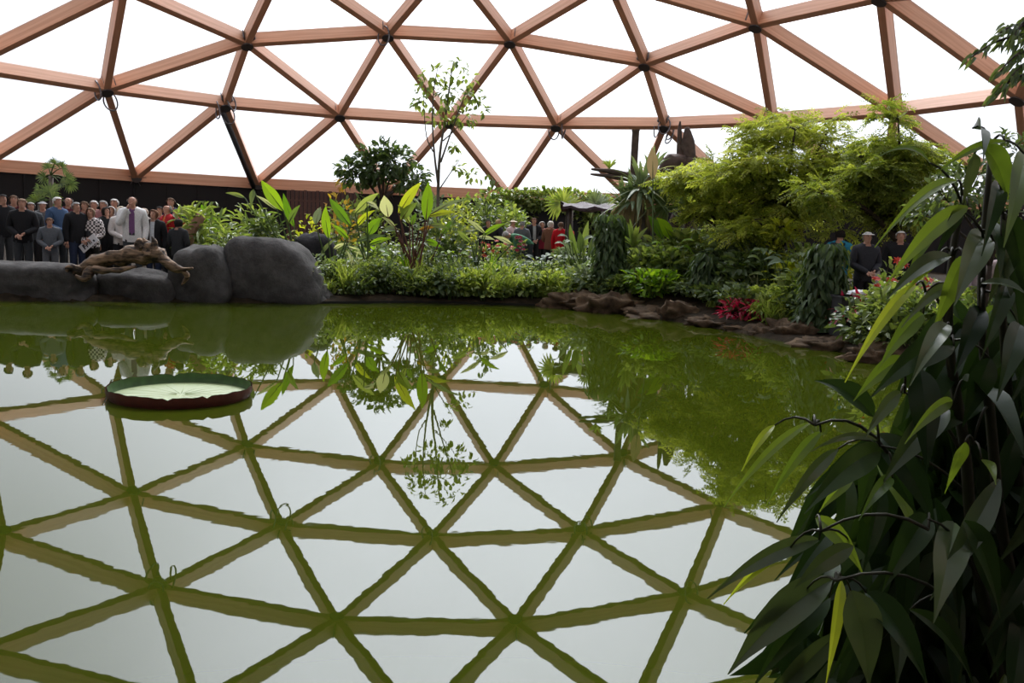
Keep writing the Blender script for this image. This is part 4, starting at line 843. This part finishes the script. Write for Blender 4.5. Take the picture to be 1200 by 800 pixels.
dp = rootpt(800, 20.8); dt = thing('dead_tree_stump', 'tall dead tree stump with two jagged spires above the planting', 'stump', dp)
def dst(name, px, rad, seed, amp=.35): mb = MB(); gnarl(mb, [at(u, v, 20.8+dy)-dp for u, v, dy in px], rad, 11, seed, amp); mb.build(name, M_OLD, dt, True)
dst('trunk', [(800, 330, 0), (801, 260, 0), (803, 215, 0), (804, 185, 0)], [.38, .32, .26, .2], 1); dst('spire', [(806, 200, 0), (807, 175, 0), (806, 160, 0), (805, 149, 0)], [.16, .17, .13, .05], 2, .25)
dst('spire', [(799, 200, 0), (797, 175, .05), (796.5, 155, .05), (797, 142, .05)], [.12, .08, .055, .02], 3, .2); dst('burl', [(802, 198, 0), (788, 192, -.05), (778, 198, -.1), (772, 206, -.1)], [.24, .24, .17, .06], 4, .4); dst('branch', [(786, 205, 0), (776, 190, 0), (777, 184, 0)], [.08, .05, .02], 5)
clump('olive brown spade leaf beside the dead stump', 765, 18.0, [(765, 210, 764, 172, 15, L_DRY)], 'large_leaf_plant', seed=9)
# --- leafy totem plants (climbers on poles)
def totem(label, u, v0, v1, w0, w1, Y, m, n, L=.2, seed=0):
    rs = np.random.RandomState(int(u)+seed); c = rootpt(u, Y); h = ztop(u, v0, Y)-c[2]; r = thing('totem_climber', label, 'climbing plant', c)
    mb = MB(); tube(mb, [(0, 0, -.05), (0, 0, h*.97)], .05, 8); mb.build('pole', M_BARK, r, True); t = rs.rand(n); a = rs.rand(n)*2*PI; rd = (wid(w0, Y)*(1-t)+wid(w1, Y)*t)/2*(.4+.7*rs.rand(n))
    P = np.stack([rd*np.cos(a), rd*np.sin(a), h*(1-t*.96)], 1); D = np.stack([np.cos(a)*.7, np.sin(a)*.7, -.6-.5*rs.rand(n)], 1)+rdir(n, rs)*.55; Nn = np.stack([np.cos(a), np.sin(a), .5+0*a], 1)+rdir(n, rs)*.3
    mb = MB(); leaves(mb, T_LAN3, P, D, Nn, L*(.7+.6*rs.rand(n)), L*.36, rs.rand(n)); V = np.concatenate(mb.v); V[:, 2] = np.maximum(V[:, 2], .02); m2 = MB(); m2.add(V, mb.f[0], mb.t[0]); tag(m2.build('foliage', m, r), kind='stuff')
totem('tall leafy totem climber by the broad brown shore rock', 708, 250, 345, 28, 38, 18.0, L_TOT, 900)
totem('leafy totem climber left of the low yellow shrubs', 820, 296, 362, 20, 36, 16.6, L_TOT, 650)
totem('drooping totem climber at the peaked shore rock', 960, 284, 388, 30, 60, 13.7, L_TOT, 1000, .2)
totem('slim leafy totem climber right behind the tall one', 722, 262, 335, 18, 24, 19.4, L_TOT, 300, .18)
# --- the feathery trees on the right
tree('large feathery tree with layered light green crown', 905, 130, 17.2, [(915, 150, 50, 22, 0), (880, 165, 30, 18, .4), (955, 158, 40, 22, .3), (890, 200, 60, 26, -.2), (950, 205, 60, 30, .2), (850, 205, 40, 18, 0), (1010, 185, 40, 30, .3), (925, 240, 60, 24, 0), (868, 268, 46, 15, -.6), (938, 270, 44, 14, -.7)], L_FEA, .10, None, .36, .030, 2600, True, barkm=M_BARK)
tree('feathery tree with drooping crown left of the large one', 840, 195, 18.4, [(835, 205, 46, 16, 0), (800, 215, 30, 12, .3), (860, 235, 42, 20, -.2), (815, 245, 30, 14, 0), (880, 255, 40, 18, 0)], L_FEA, .07, None, .34, .030, 1300, True, seed=3)
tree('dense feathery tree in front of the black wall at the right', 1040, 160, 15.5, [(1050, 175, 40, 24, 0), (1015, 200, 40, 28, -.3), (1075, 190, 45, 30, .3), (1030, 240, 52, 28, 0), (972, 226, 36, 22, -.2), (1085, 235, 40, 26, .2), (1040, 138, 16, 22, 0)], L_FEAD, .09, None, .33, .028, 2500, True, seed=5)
tree('bare-twigged sparse tree near the near leaves', 1150, 180, 10.5, [(1140, 215, 40, 30, 0), (1185, 190, 30, 40, .3), (1110, 230, 30, 24, -.2), (1180, 260, 34, 30, 0), (1085, 250, 30, 16, .4)], L_DARK, .04, T_OV2, .11, .05, 1000, seed=7)
# --- mixed shrubs of the right bed
RSH = [('pale yellow green shrub in the right bed below the feathery crown', 905, 256, 42, 16.2, L_YELL, 160, .17), ('small yellow-leaved shrub nearer the water in the right bed', 911, 306, 30, 15.4, L_YELL, 60, .16),
 ('big-leaved green shrub behind the middle totem climber', 850, 268, 62, 17.6, L_GREY, 420, .22), ('dark glossy shrub right of the middle totem climber', 868, 296, 60, 16.2, L_DARK, 420, .2),
 ('silvery-leaved shrub in the middle of the right bed', 880, 285, 60, 17.2, L_GREY, 300, .2), ('upright green shrub left of the drooping totem climber', 935, 285, 50, 15.6, L_MID, 420, .17),
 ('mid green shrub under the feathery trees', 800, 268, 70, 19.0, L_MID, 480, .24), ('broad shrub below the pair of bright leaves', 770, 288, 66, 17.8, L_MID, 520, .18),
 ('low shrub with cream variegated leaves by the far path', 672, 312, 26, 19.2, L_PALE, 90, .12), ('grey-leaved shrub behind the tall totem climber', 660, 282, 34, 21.0, L_GREY, 220, .16),
 ('yellowing shrub against the drooping totem climber', 978, 284, 24, 14.6, L_YELL, 70, .16), ('mid green shrub behind the drooping totem climber', 940, 300, 60, 14.6, L_MID, 420, .15),
 ('light green shrub between the two shore totems', 760, 315, 50, 17.0, L_BRIGHT, 260, .16), ('glossy shrub at the water below the bright leaves', 735, 322, 44, 17.5, L_MID, 320, .16)]
for lab, u, v, w, Y, m, n, L in RSH: shrub(lab, u, v, w, Y, m, T_OV2, L, L*.48, n)  # lighter leaf materials under the canopy offset its shade by colour
shrub('low yellow green shrub at the edge of the right bed', 903, 335, 40, 14.4, L_GRASS, T_LAN, .2, .05, 200)
shrub('red-leaved low plant below the dark glossy shrub', 868, 350, 50, 14.9, L_CRIM, T_LAN, .16, .04, 160)
# filler shrubs, alike: three rows through the beds
FILL = []
rs = np.random.RandomState(21)
for i in range(34): u = 366+i*8.7+rs.uniform(-4, 4); FILL.append((u, (rs.uniform(296, 330) if u < 535 else rs.uniform(308, 338)), rs.uniform(20, 40), np.interp(u, [366, 480, 600, 680], [16.75, 17.5, 17.85, 17.75])+.75*rs.rand()**1.5, ([L_MID, L_GREY, L_DARK, L_MID] if u < 535 else [L_GRASS, L_MID, L_GREY, L_GRASS])[i % 4]))
for i in range(26): u = 390+i*11+rs.uniform(-4, 4); FILL.append((u, rs.uniform(282, 298)+(20 if u > 535 else 0), rs.uniform(36, 56), 19.4+1.5*rs.rand(), [L_MID, L_DARK, L_GREY, L_MID][i % 4]))
for i in range(30):
    u = 665+i*10.5+rs.uniform(-4, 4); Y0 = np.interp(u, [660, 740, 800, 850, 930, 1000], [18.0, 17.2, 16.5, 15.3, 13.9, 12.9]); FILL.append((u, np.interp(u, [660, 800, 1000], [318, 332, 352])+rs.uniform(-12, 8), rs.uniform(34, 50), Y0+.25+.4*rs.rand(), [L_MID, L_DARK, L_GREY, L_MID][i % 4]))
for i in range(20): u = 690+i*15+rs.uniform(-5, 5); FILL.append((u, np.interp(u, [690, 1000], [285, 300])+rs.uniform(-10, 12), rs.uniform(50, 70), np.interp(u, [690, 850, 1000], [20, 17.6, 15.6])+.8*rs.rand(), [L_GREY, L_MID][i % 2]))  # lighter leaves in this row brighten the shaded bed by colour
for i in range(16): u = 1010+i*14+rs.uniform(-5, 5); FILL.append((u, 345+rs.uniform(-15, 25), rs.uniform(50, 70), 11.8-.14*i+.8*rs.rand(), [L_DARK, L_MID][i % 2]))
LANDM = [(350, 'the bright banana plant'), (392, 'the paddle plant by the boulder'), (436, 'the broad low paddle leaves'), (482, 'the red-stalked tallest clump'), (530, 'the long pale leaf'), (563, 'the pale grass tuft'), (590, 'the broad yellow grass tuft'), (634, 'the far path group'), (680, 'the broad brown shore rock'), (708, 'the tall leafy totem'), (745, 'the spiky plant'), (776, 'the pair of bright leaves'), (820, 'the middle totem climber'), (868, 'the red-leaved low plant'), (905, 'the small yellow-leaved shrubs'), (935, 'the peaked shore rock'), (960, 'the drooping totem climber'), (1000, 'the white bag'), (1036, 'the scarlet flowers'), (1090, 'the near long leaves'), (1160, 'the near stems')]
MW = {id(L_MID): 'mid green', id(L_DARK): 'dark green', id(L_GRASS): 'yellow green', id(L_GREY): 'silvery', id(L_BRIGHT): 'bright green'}
for i, (u, v, w, Y, m) in enumerate(FILL):
    L = [.12, .10, .15][i % 3]; lu, lw = min(LANDM, key=lambda q: abs(q[0]-u)); d_ = u-lu
    row = 'at the water' if i < 34 or 60 <= i < 90 else 'further back'
    lab = '%s %s shrub %s %s %s' % (MW[id(m)], ['round-leaved', 'narrow-leaved', 'larger-leaved'][i % 3], row, 'just left of' if d_ < -6 else 'just right of' if d_ > 6 else 'in line with', lw)
    shrub(lab, u, v, w, Y, m, [T_OV2, T_LAN, T_OV2][i % 3], L, L*.5, 230 if i >= 34 else 120, 'low_shrub', group='low shrubs filling the planted bank', ns=3, seed=i)
# loose strap-leaved and big-leaved plants standing out of the low shrubs, each a little different
def near(u): lu, lw = min(LANDM, key=lambda q: abs(q[0]-u)); return ('just left of ' if u-lu < -6 else 'just right of ' if u-lu > 6 else 'by ')+lw
rs = np.random.RandomState(33); SEEN = set()
def once(lab):
    g_ = lab
    for ex in ('', ', the next one beyond', ', the thinner one', ', the one nearest the water', ', the one among the low shrubs', ', half hidden'):
        if lab+ex not in SEEN: SEEN.add(lab+ex); return lab+ex
    return lab
for i in range(30):
    u = 400+i*18.5+rs.uniform(-6, 6); Y = np.interp(u, [400, 640, 740, 800, 850, 930, 1000], [18.3, 18.6, 17.8, 17.1, 15.9, 14.4, 13.4])+.9*rs.rand(); m, w_ = [(L_GRASS, 'yellow green'), (L_PALE, 'glint-pale'), (L_MID, 'mid green'), (L_GREY, 'silvery'), (L_BRIGHT, 'bright green')][i % 5]  # pale cream leaves stand in for glints among the low shrubs
    v = np.interp(u, [400, 700, 1000], [302, 312, 332])+rs.uniform(-8, 10); c = rootpt(u, Y); r = thing('strap_leaf_plant', once('%s strap-leaved plant %s' % (w_, near(u))), 'plant', c, 'strap-leaved plants in the beds'); hh = max(.3, ztop(u, v, Y)-c[2])
    for j in range(9):
        a = rs.rand()*2*PI; sp = .28*rs.rand()+.06; p1 = np.array([math.cos(a)*sp, math.sin(a)*sp, hh*rs.uniform(.75, 1.15)]); V, F = strap((0.02*math.cos(a), .02*math.sin(a), 0), p1, rs.uniform(.03, .055), np.array([-math.cos(a), -math.sin(a), 1.2])*.06, None, 7, .2, .5, .04, rs); mb = MB(); mb.add(V, F, rs.rand()); mb.build('leaf', m, r, True)
for i in range(26):
    u = 395+i*21.5+rs.uniform(-7, 7); Y = np.interp(u, [400, 640, 740, 800, 850, 930, 1000], [18.8, 19.4, 18.0, 17.3, 16.2, 14.8, 13.8])+1.2*rs.rand(); m, w_ = [(L_MID, 'mid green'), (L_GREY, 'silvery'), (L_BRIGHT, 'bright green'), (L_TOT, 'dark green')][i % 4]
    v = np.interp(u, [400, 540, 545, 660, 665, 800, 960], [285, 288, 300, 300, 285, 280, 288])+rs.uniform(-8, 12); c = rootpt(u, Y); r = thing('broad_leaf_plant', once('%s broad-leaved plant %s' % (w_, near(u))), 'plant', c, 'strap-leaved plants in the beds'); hh = max(.35, ztop(u, v, Y)-c[2])
    for j in range(9):
        a = rs.rand()*2*PI; sp = .12+.22*rs.rand(); p0 = np.array([math.cos(a)*sp, math.sin(a)*sp, hh*rs.uniform(.55, .98)]); d = np.array([math.cos(a), math.sin(a), rs.uniform(-.5, .35)]); L = rs.uniform(.2, .34); V, F = strap(p0, p0+d*L, L*.42, (0, 0, .05), d*.1+np.array([0, -.5, 1.]), 6, .25, .4, .05, rs); mb = MB(); mb.add(V, F, rs.rand()); lf = mb.build('leaf', m, r, True, sharp=True)
        mb = MB(); tube(mb, bez((0, 0, -.03), p0, (0, 0, .06), 5), .009, 5); mb.build('stalk', M_STEM, r)
# grasses
def grass(label, u, v, wpx, Y, n=70, group=None):
    rs = np.random.RandomState(int(u*3)); c = rootpt(u, Y); h = ztop(u, v, Y)-c[2]; w = wid(wpx, Y); r = thing('grass_tuft', label, 'grass', c, group); P = np.stack([rs.normal(size=n)*w*.15, rs.normal(size=n)*w*.12, np.zeros(n)], 1); D = rdir(n, rs)*.35+np.array([0, 0, 1.0])
    mb = MB(); leaves(mb, T_BLADE, P, D, rdir(n, rs), h*(.75+.4*rs.rand(n)), .022, rs.rand(n)); tag(mb.build('blades', L_GRASS, r), kind='stuff')
for lab, u, v, w, Y in [('grass tuft at the waterline below the red-stalked clump', 484, 316, 26, 17.95), ('pale grass tuft by the water under the flower bed', 563, 312, 24, 18.0), ('broad yellow grass tuft right of the pale one', 590, 318, 36, 17.95), ('short grass tuft at the left end of the planted shore', 452, 326, 20, 17.9), ('grass tuft beside the broad brown shore rock', 634, 322, 26, 18.0), ('rush tuft by the low pointed rock', 766, 338, 30, 17.0), ('wide tuft of arching grass over the flat shore rocks', 905, 352, 34, 14.2), ('spiky tuft at the foot of the middle totem', 832, 352, 26, 15.9)]: grass(lab, u, v, w, Y)
rs = np.random.RandomState(61)
for i in range(40):
    u = 372+i*7.6+rs.uniform(-3, 3); Y = np.interp(u, [366, 480, 600, 680], [16.9, 17.6, 17.95, 17.9])+1.6*rs.rand(); low = u > 535
    grass(once('thin grass tuft %s' % near(u)), u, (rs.uniform(312, 332) if low else rs.uniform(306, 326)), rs.uniform(14, 26), Y, 34, 'grass tufts in the shore bed')
rs = np.random.RandomState(62)
for i in range(36):   # upright weeds with small leaves up the stem
    u = 375+i*8.2+rs.uniform(-4, 4); Y = np.interp(u, [366, 480, 600, 680], [16.9, 17.6, 17.95, 17.9])+1.8*rs.rand(); v = rs.uniform(300, 322) if u > 535 else rs.uniform(290, 315)
    c = rootpt(u, Y); h = max(.3, ztop(u, v, Y)-c[2]); r = thing('upright_weed', once('upright small-leaved weed %s' % near(u)), 'plant', c, 'upright weeds in the shore bed'); mb = MB()
    for q in range(5):
        a = rs.rand()*2*PI; tip = np.array([.14*math.cos(a), .14*math.sin(a), h*rs.uniform(.7, 1)]); C = bez((0, 0, -.02), tip, (0, 0, .03), 6); m2 = MB(); tube(m2, C, .006, 4); m2.build('stem', M_STEM, r)
        t = rs.uniform(.25, 1, 13); P = np.array([[np.interp(x, np.linspace(0, 1, 6), C[:, k]) for k in range(3)] for x in t]); D = rdir(13, rs)*[1, 1, .3]+np.array([0, 0, .25]); leaves(mb, T_OV, P, D, np.array([[0, 0, 1.]])+rdir(13, rs)*.4, .10, .055, rs.rand(13))
    tag(mb.build('foliage', [L_MID, L_GREY, L_GRASS][i % 3], r), kind='stuff')
# red flowers in the far bed, and by the near right bank
def flowers(label, u, v, wpx, Y, nf, m, size, seed=0):
    rs = np.random.RandomState(int(u)+seed); r = shrub(label, u, v, wpx, Y, L_MID, T_OV2, .11, .055, 170, 'flowering_plant', 'flower', seed=seed); c = np.array(r.location); h = ztop(u, v, Y)-c[2]; w = wid(wpx, Y)
    for i in range(nf):
        p = np.array([rs.uniform(-.45, .45)*w, rs.uniform(-.45, .1)*w, h*rs.uniform(.6, 1.0)]); k = 8; a = np.arange(k)*2*PI/k+rs.rand(); D = np.stack([np.cos(a), np.sin(a), .35+0*a], 1); D = D@np.array(Matrix.Rotation(rs.uniform(.2, .9), 3, 'X')).T
        mb = MB(); leaves(mb, T_OV, np.repeat(p[None], k, 0), D, np.repeat(np.array([[0, -.5, 1.]]), k, 0), size, size*.5, rs.rand(k)); mb.build('flower', m, r)
flowers('red-flowered plant at the left of the far flower bed', 570, 284, 22, 21.5, 9, L_RED, .07); flowers('red-flowered plant in the middle of the far flower bed', 586, 282, 24, 21.8, 10, L_RED, .07); flowers('crimson-flowered plant next to the grey jacket man', 602, 278, 20, 22.2, 8, L_CRIM, .08)
flowers('scarlet-flowered plant right of the flat cap man', 1036, 302, 32, 12.9, 9, L_RED, .09, 1); flowers('low scarlet-flowered plant below the white bag', 1024, 326, 30, 12.4, 8, L_RED, .08, 2); flowers('scarlet-flowered plant behind the near long leaves', 1066, 312, 40, 12.4, 9, L_RED, .09, 3)
rosette('crimson strap-leaved plant at the right shore', 992, 13.2, [(990, 366, .7)], L_CRIM, 'cordyline', 30, 36, 5, skirt=False); rosette('second crimson strap-leaved plant nearer the near leaves', 1010, 12.8, [(1008, 362, .75)], L_CRIM, 'cordyline', 34, 36, 5, skirt=False, seed=4); rosette('dark crimson low rosette below the drooping totem', 972, 13.2, [(972, 380, .5)], L_CRIM, 'cordyline', 24, 32, 4, skirt=False)
bgp = at(1005, 352, 13.0); gb = gz(bgp[0], 13.0); zb = at(1005, 347, 13.0)[2]; pl_ = thing('planter_box', 'dark planter box under the white bag', 'planter', (bgp[0], 13.0, gb)); hb = zb-gb
mb = MB(); box(mb, (0, 0, hb/2), (.62, .4, hb)); mb.build('box_body', plain('dark planter', (.02, .02, .024), .6), pl_); mb = MB(); box(mb, (0, 0, hb-.015), (.66, .44, .03)); mb.build('box_rim', plain('dark planter', (.02, .02, .024), .6), pl_)
def bag():
    bm = bmesh.new(); bmesh.ops.create_icosphere(bm, subdivisions=3, radius=1)
    for v in bm.verts: q = v.co*(1+.25*noise.noise(v.co*2.3)+.1*noise.noise(v.co*6)); v.co = Vector((q.x*.16, q.y*.12, max(q.z*.055, -.045)+.045))
    me = bpy.data.meshes.new('white_bag'); bm.to_mesh(me); bm.free(); o = link('white_bag', me, plain('white bag', (.68, .70, .72), .6), None, (bgp[0], 12.98, zb)); tag(o, 'white crumpled bag on the dark planter box', 'bag')
bag()
# ------------------------------------------------------------------ near plant at the right: long drooping leaves on thin stems
fgY = 1.62; fb = np.array([1.38, 1.75, gz(1.38, 1.75)]); fg = thing('long_leaved_fig', 'large dark long-leaved plant filling the near right corner', 'plant', fb)
rs = np.random.RandomState(11); M_FGS = plain('near dark stem', (.03, .03, .016), .6)
NODE = [(1162, 170, 1.6), (1128, 240, 1.6), (1150, 270, 1.55), (1116, 300, 1.6), (1112, 400, 1.6), (1116, 480, 1.55), (1030, 522, 1.55), (955, 498, 1.5), (962, 622, 1.5), (980, 680, 1.45), (1088, 608, 1.5), (1128, 614, 1.55), (1085, 345, 1.6), (1175, 250, 1.55), (1140, 520, 1.6), (1060, 460, 1.6)]
def stemtube(px, r0, r1, name='stem'):
    P = catmull_open(np.array([at(u, v, Y)-fb if v is not None else np.array([u, Y, 0]) for u, v, Y in px]), 4); mb = MB(); tube(mb, P, np.linspace(r0, r1, len(P)), 7); return mb.build(name, M_FGS, fg, True)
ROOTS = [np.array([.0, 0, -.03]), np.array([.1, .12, -.03]), np.array([-.08, .1, -.03]), np.array([.2, -.05, -.03])]
def stem3(pts, r0, r1): mb = MB(); P = catmull_open(np.array(pts), 4); tube(mb, P, np.linspace(r0, r1, len(P)), 7); mb.build('stem', M_FGS, fg, True)
for rt, path in ((0, [(1190, 700, 1.7), (1160, 480, 1.62), (1150, 340, 1.6), (1162, 170, 1.6)]), (1, [(1210, 640, 1.75), (1178, 420, 1.66), (1176, 250, 1.55)]), (2, [(1150, 690, 1.68), (1130, 520, 1.62), (1112, 400, 1.6), (1116, 300, 1.6), (1128, 240, 1.6)]), (3, [(1230, 640, 1.6), (1240, 400, 1.6), (1245, 250, 1.6)])):
    stem3([ROOTS[rt]]+[at(*p)-fb for p in path], .014, .005)
for a, b in (((1150, 340, 1.6), (1150, 270, 1.55)), ((1112, 400, 1.6), (1085, 345, 1.6)), ((1130, 540, 1.62), (1060, 460, 1.6)), ((1150, 600, 1.68), (1030, 522, 1.55)), ((1040, 530, 1.57), (955, 498, 1.5)), ((1150, 690, 1.68), (1088, 608, 1.5)), ((1088, 620, 1.5), (962, 622, 1.5)), ((1110, 700, 1.6), (980, 680, 1.45)), ((1150, 650, 1.68), (1128, 614, 1.55)), ((1160, 480, 1.62), (1140, 520, 1.6))):
    p, q = at(*a)-fb, at(*b)-fb; mb = MB(); tube(mb, bez(p, q, (0, 0, .03), 6), np.linspace(.004, .0022, 6), 6); mb.build('stem', M_FGS, fg, True)
def fgleaf(u0, v0, u1, v1, w, m, Y=1.55, bow=0.12, roll=None):
    p0 = at(u0, v0, Y+rs.uniform(-.04, .06))-fb; p1 = at(u1, v1, Y-rs.uniform(-.02, .12))-fb; L = np.linalg.norm(p1-p0)
    face = np.array([rs.uniform(-.5, .5), -1, rs.uniform(.1, .8)]) if roll is None else np.array(roll, float)
    V, F = strap(p0, p1, w*1.55/FPX*.86, (0, -.04*L, bow*L), face, 13, rs.uniform(.25, .6), rs.uniform(.36, .44), .06, rs, power=1.0, taper=.35); mb = MB(); mb.add(V, F, rs.rand()); mb.build('leaf', m, fg, True, sharp=True)
D_, G_, LG, YL = L_FG, L_FGG, L_FGL, L_FGY
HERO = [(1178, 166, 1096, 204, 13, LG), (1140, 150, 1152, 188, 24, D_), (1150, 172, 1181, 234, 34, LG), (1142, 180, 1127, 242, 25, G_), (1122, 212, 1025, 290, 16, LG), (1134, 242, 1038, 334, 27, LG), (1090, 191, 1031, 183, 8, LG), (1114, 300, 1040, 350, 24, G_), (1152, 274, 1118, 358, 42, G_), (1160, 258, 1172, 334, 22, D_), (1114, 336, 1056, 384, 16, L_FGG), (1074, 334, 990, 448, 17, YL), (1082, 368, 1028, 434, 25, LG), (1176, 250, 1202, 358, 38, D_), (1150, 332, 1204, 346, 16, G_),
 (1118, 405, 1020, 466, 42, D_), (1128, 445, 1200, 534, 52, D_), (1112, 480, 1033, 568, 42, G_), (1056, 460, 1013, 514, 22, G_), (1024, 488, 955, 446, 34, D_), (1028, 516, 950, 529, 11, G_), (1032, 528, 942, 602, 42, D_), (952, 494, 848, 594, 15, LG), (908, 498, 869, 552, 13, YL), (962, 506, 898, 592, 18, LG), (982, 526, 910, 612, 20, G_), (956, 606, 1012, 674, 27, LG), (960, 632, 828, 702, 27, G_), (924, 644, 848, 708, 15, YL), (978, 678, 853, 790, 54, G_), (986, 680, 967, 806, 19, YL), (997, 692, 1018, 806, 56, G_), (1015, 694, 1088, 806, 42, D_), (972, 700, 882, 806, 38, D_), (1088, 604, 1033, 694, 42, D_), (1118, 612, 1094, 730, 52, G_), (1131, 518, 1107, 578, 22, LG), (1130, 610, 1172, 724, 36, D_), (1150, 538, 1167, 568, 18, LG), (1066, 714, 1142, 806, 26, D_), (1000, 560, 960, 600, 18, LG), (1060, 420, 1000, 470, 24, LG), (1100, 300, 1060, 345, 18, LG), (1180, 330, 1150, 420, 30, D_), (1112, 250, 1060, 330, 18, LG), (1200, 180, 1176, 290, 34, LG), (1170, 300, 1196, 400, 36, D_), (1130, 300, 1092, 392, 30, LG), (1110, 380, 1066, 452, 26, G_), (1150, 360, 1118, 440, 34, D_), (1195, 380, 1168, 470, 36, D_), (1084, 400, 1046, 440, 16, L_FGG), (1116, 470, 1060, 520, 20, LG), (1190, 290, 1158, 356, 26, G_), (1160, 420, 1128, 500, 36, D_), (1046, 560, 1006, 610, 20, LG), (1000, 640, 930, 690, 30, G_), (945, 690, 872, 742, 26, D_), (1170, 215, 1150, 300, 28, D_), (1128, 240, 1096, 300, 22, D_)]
NP = [at(*q)-fb for q in NODE+[(1150, 340, 1.6), (1130, 540, 1.62), (1178, 420, 1.66), (1112, 400, 1.6), (1210, 560, 1.7), (1088, 620, 1.5), (1110, 700, 1.6), (1040, 530, 1.57)]]
for h in HERO:
    fgleaf(*h); p = at(h[0], h[1], 1.555)-fb; q = min(NP, key=lambda a: np.linalg.norm(a-p))
    if np.linalg.norm(q-p) > .02: mb = MB(); tube(mb, bez(q, p, (0, 0, .015), 5), np.linspace(.0028, .0018, 5), 5); mb.build('leaf_stalk', M_FGS, fg, True)
def bound(v): return np.interp(v, [140, 170, 250, 330, 400, 450, 500, 600, 700, 800], [1150, 1128, 1095, 1055, 1060, 1012, 965, 915, 868, 850])
cnt = 0; tries = 0
while cnt < 235 and tries < 4000:
    tries += 1; v = rs.uniform(330, 800); u = rs.uniform(bound(v)+40, 1290); Y = rs.uniform(1.6, 2.15)
    ang = rs.uniform(-1.1, 1.1)+(-.25 if u < 1120 else 0); Lp = rs.uniform(95, 165); u1 = u+Lp*math.sin(ang); v1 = v+Lp*math.cos(ang)
    if u1 < bound(min(v1, 800))+16: continue
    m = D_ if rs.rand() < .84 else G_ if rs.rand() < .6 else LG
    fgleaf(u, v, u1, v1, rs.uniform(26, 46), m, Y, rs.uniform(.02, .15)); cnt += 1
mbi = MB(); n = 900; v = rs.uniform(380, 830, n); u = np.array([rs.uniform(bound(q)+75, 1320) for q in v]); P = np.array([at(a, b, c)-fb for a, b, c in zip(u, v, rs.uniform(1.75, 2.5, n))]); P = P[P[:, 2] > .12]; n = len(P)
leaves(mbi, T_LAN3, P, np.stack([rs.uniform(-.6, .6, n), rs.uniform(-.6, .3, n), -.9+0*P[:, 0]], 1), np.array([[0, -1., .3]])+rdir(n, rs)*.5, .24*(.7+.5*rs.rand(n)), .06, rs.rand(n))
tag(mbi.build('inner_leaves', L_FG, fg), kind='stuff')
# petioles: short stalks from the nearest stem node to each whorl are part of the stems above
# ------------------------------------------------------------------ overhanging branch in the top right corner
ob = np.array([4.4, 5.2, gz(4.4, 5.2)]); ot = thing('overhanging_tree', 'dark leafy branch reaching in at the top right corner', 'tree', ob); mb = MB()
pe = at(1215, 70, 5.2)-ob; tube(mb, catmull_open(np.array([(0, 0, -.1), (.05, 0, 1.3), (-.2, 0, 2.2), pe]), 4), np.linspace(.09, .04, 13), 8); mb.build('trunk', M_BARK, ot, True); mb2 = MB(); rs2 = np.random.RandomState(4)
for (u0, v0, u1, v1) in ((1215, 45, 1140, 66), (1215, 62, 1172, 84), (1215, 90, 1166, 112), (1215, 40, 1170, 40), (1215, 75, 1180, 98), (1215, 20, 1185, 50)):
    p, q = at(u0, v0, 5.2)-ob, at(u1, v1, 5.0)-ob; mb = MB(); C = bez(p, q, (0, 0, .05), 9); tube(mb, C, np.linspace(.012, .004, 9), 5); tube(mb, bez(pe, p, (0, 0, .02), 4), .014, 5); mb.build('branch', M_BARK, ot, True)
    d = unit(q-p)
    for i in range(1, 9):
        for sg in (-1, 1):
            n = 2; P = np.repeat(C[i][None], n, 0)+rs2.normal(size=(n, 3))*.012; D = np.repeat((d*.8+np.array([0, sg*.4, -.55]))[None], n, 0)+rs2.normal(size=(n, 3))*.3
            leaves(mb2, T_LAN, P, D, np.repeat(np.array([[0, -1, .6]]), n, 0), .075, .02, rs2.rand(n))
tag(mb2.build('foliage', L_DARK, ot), kind='stuff')
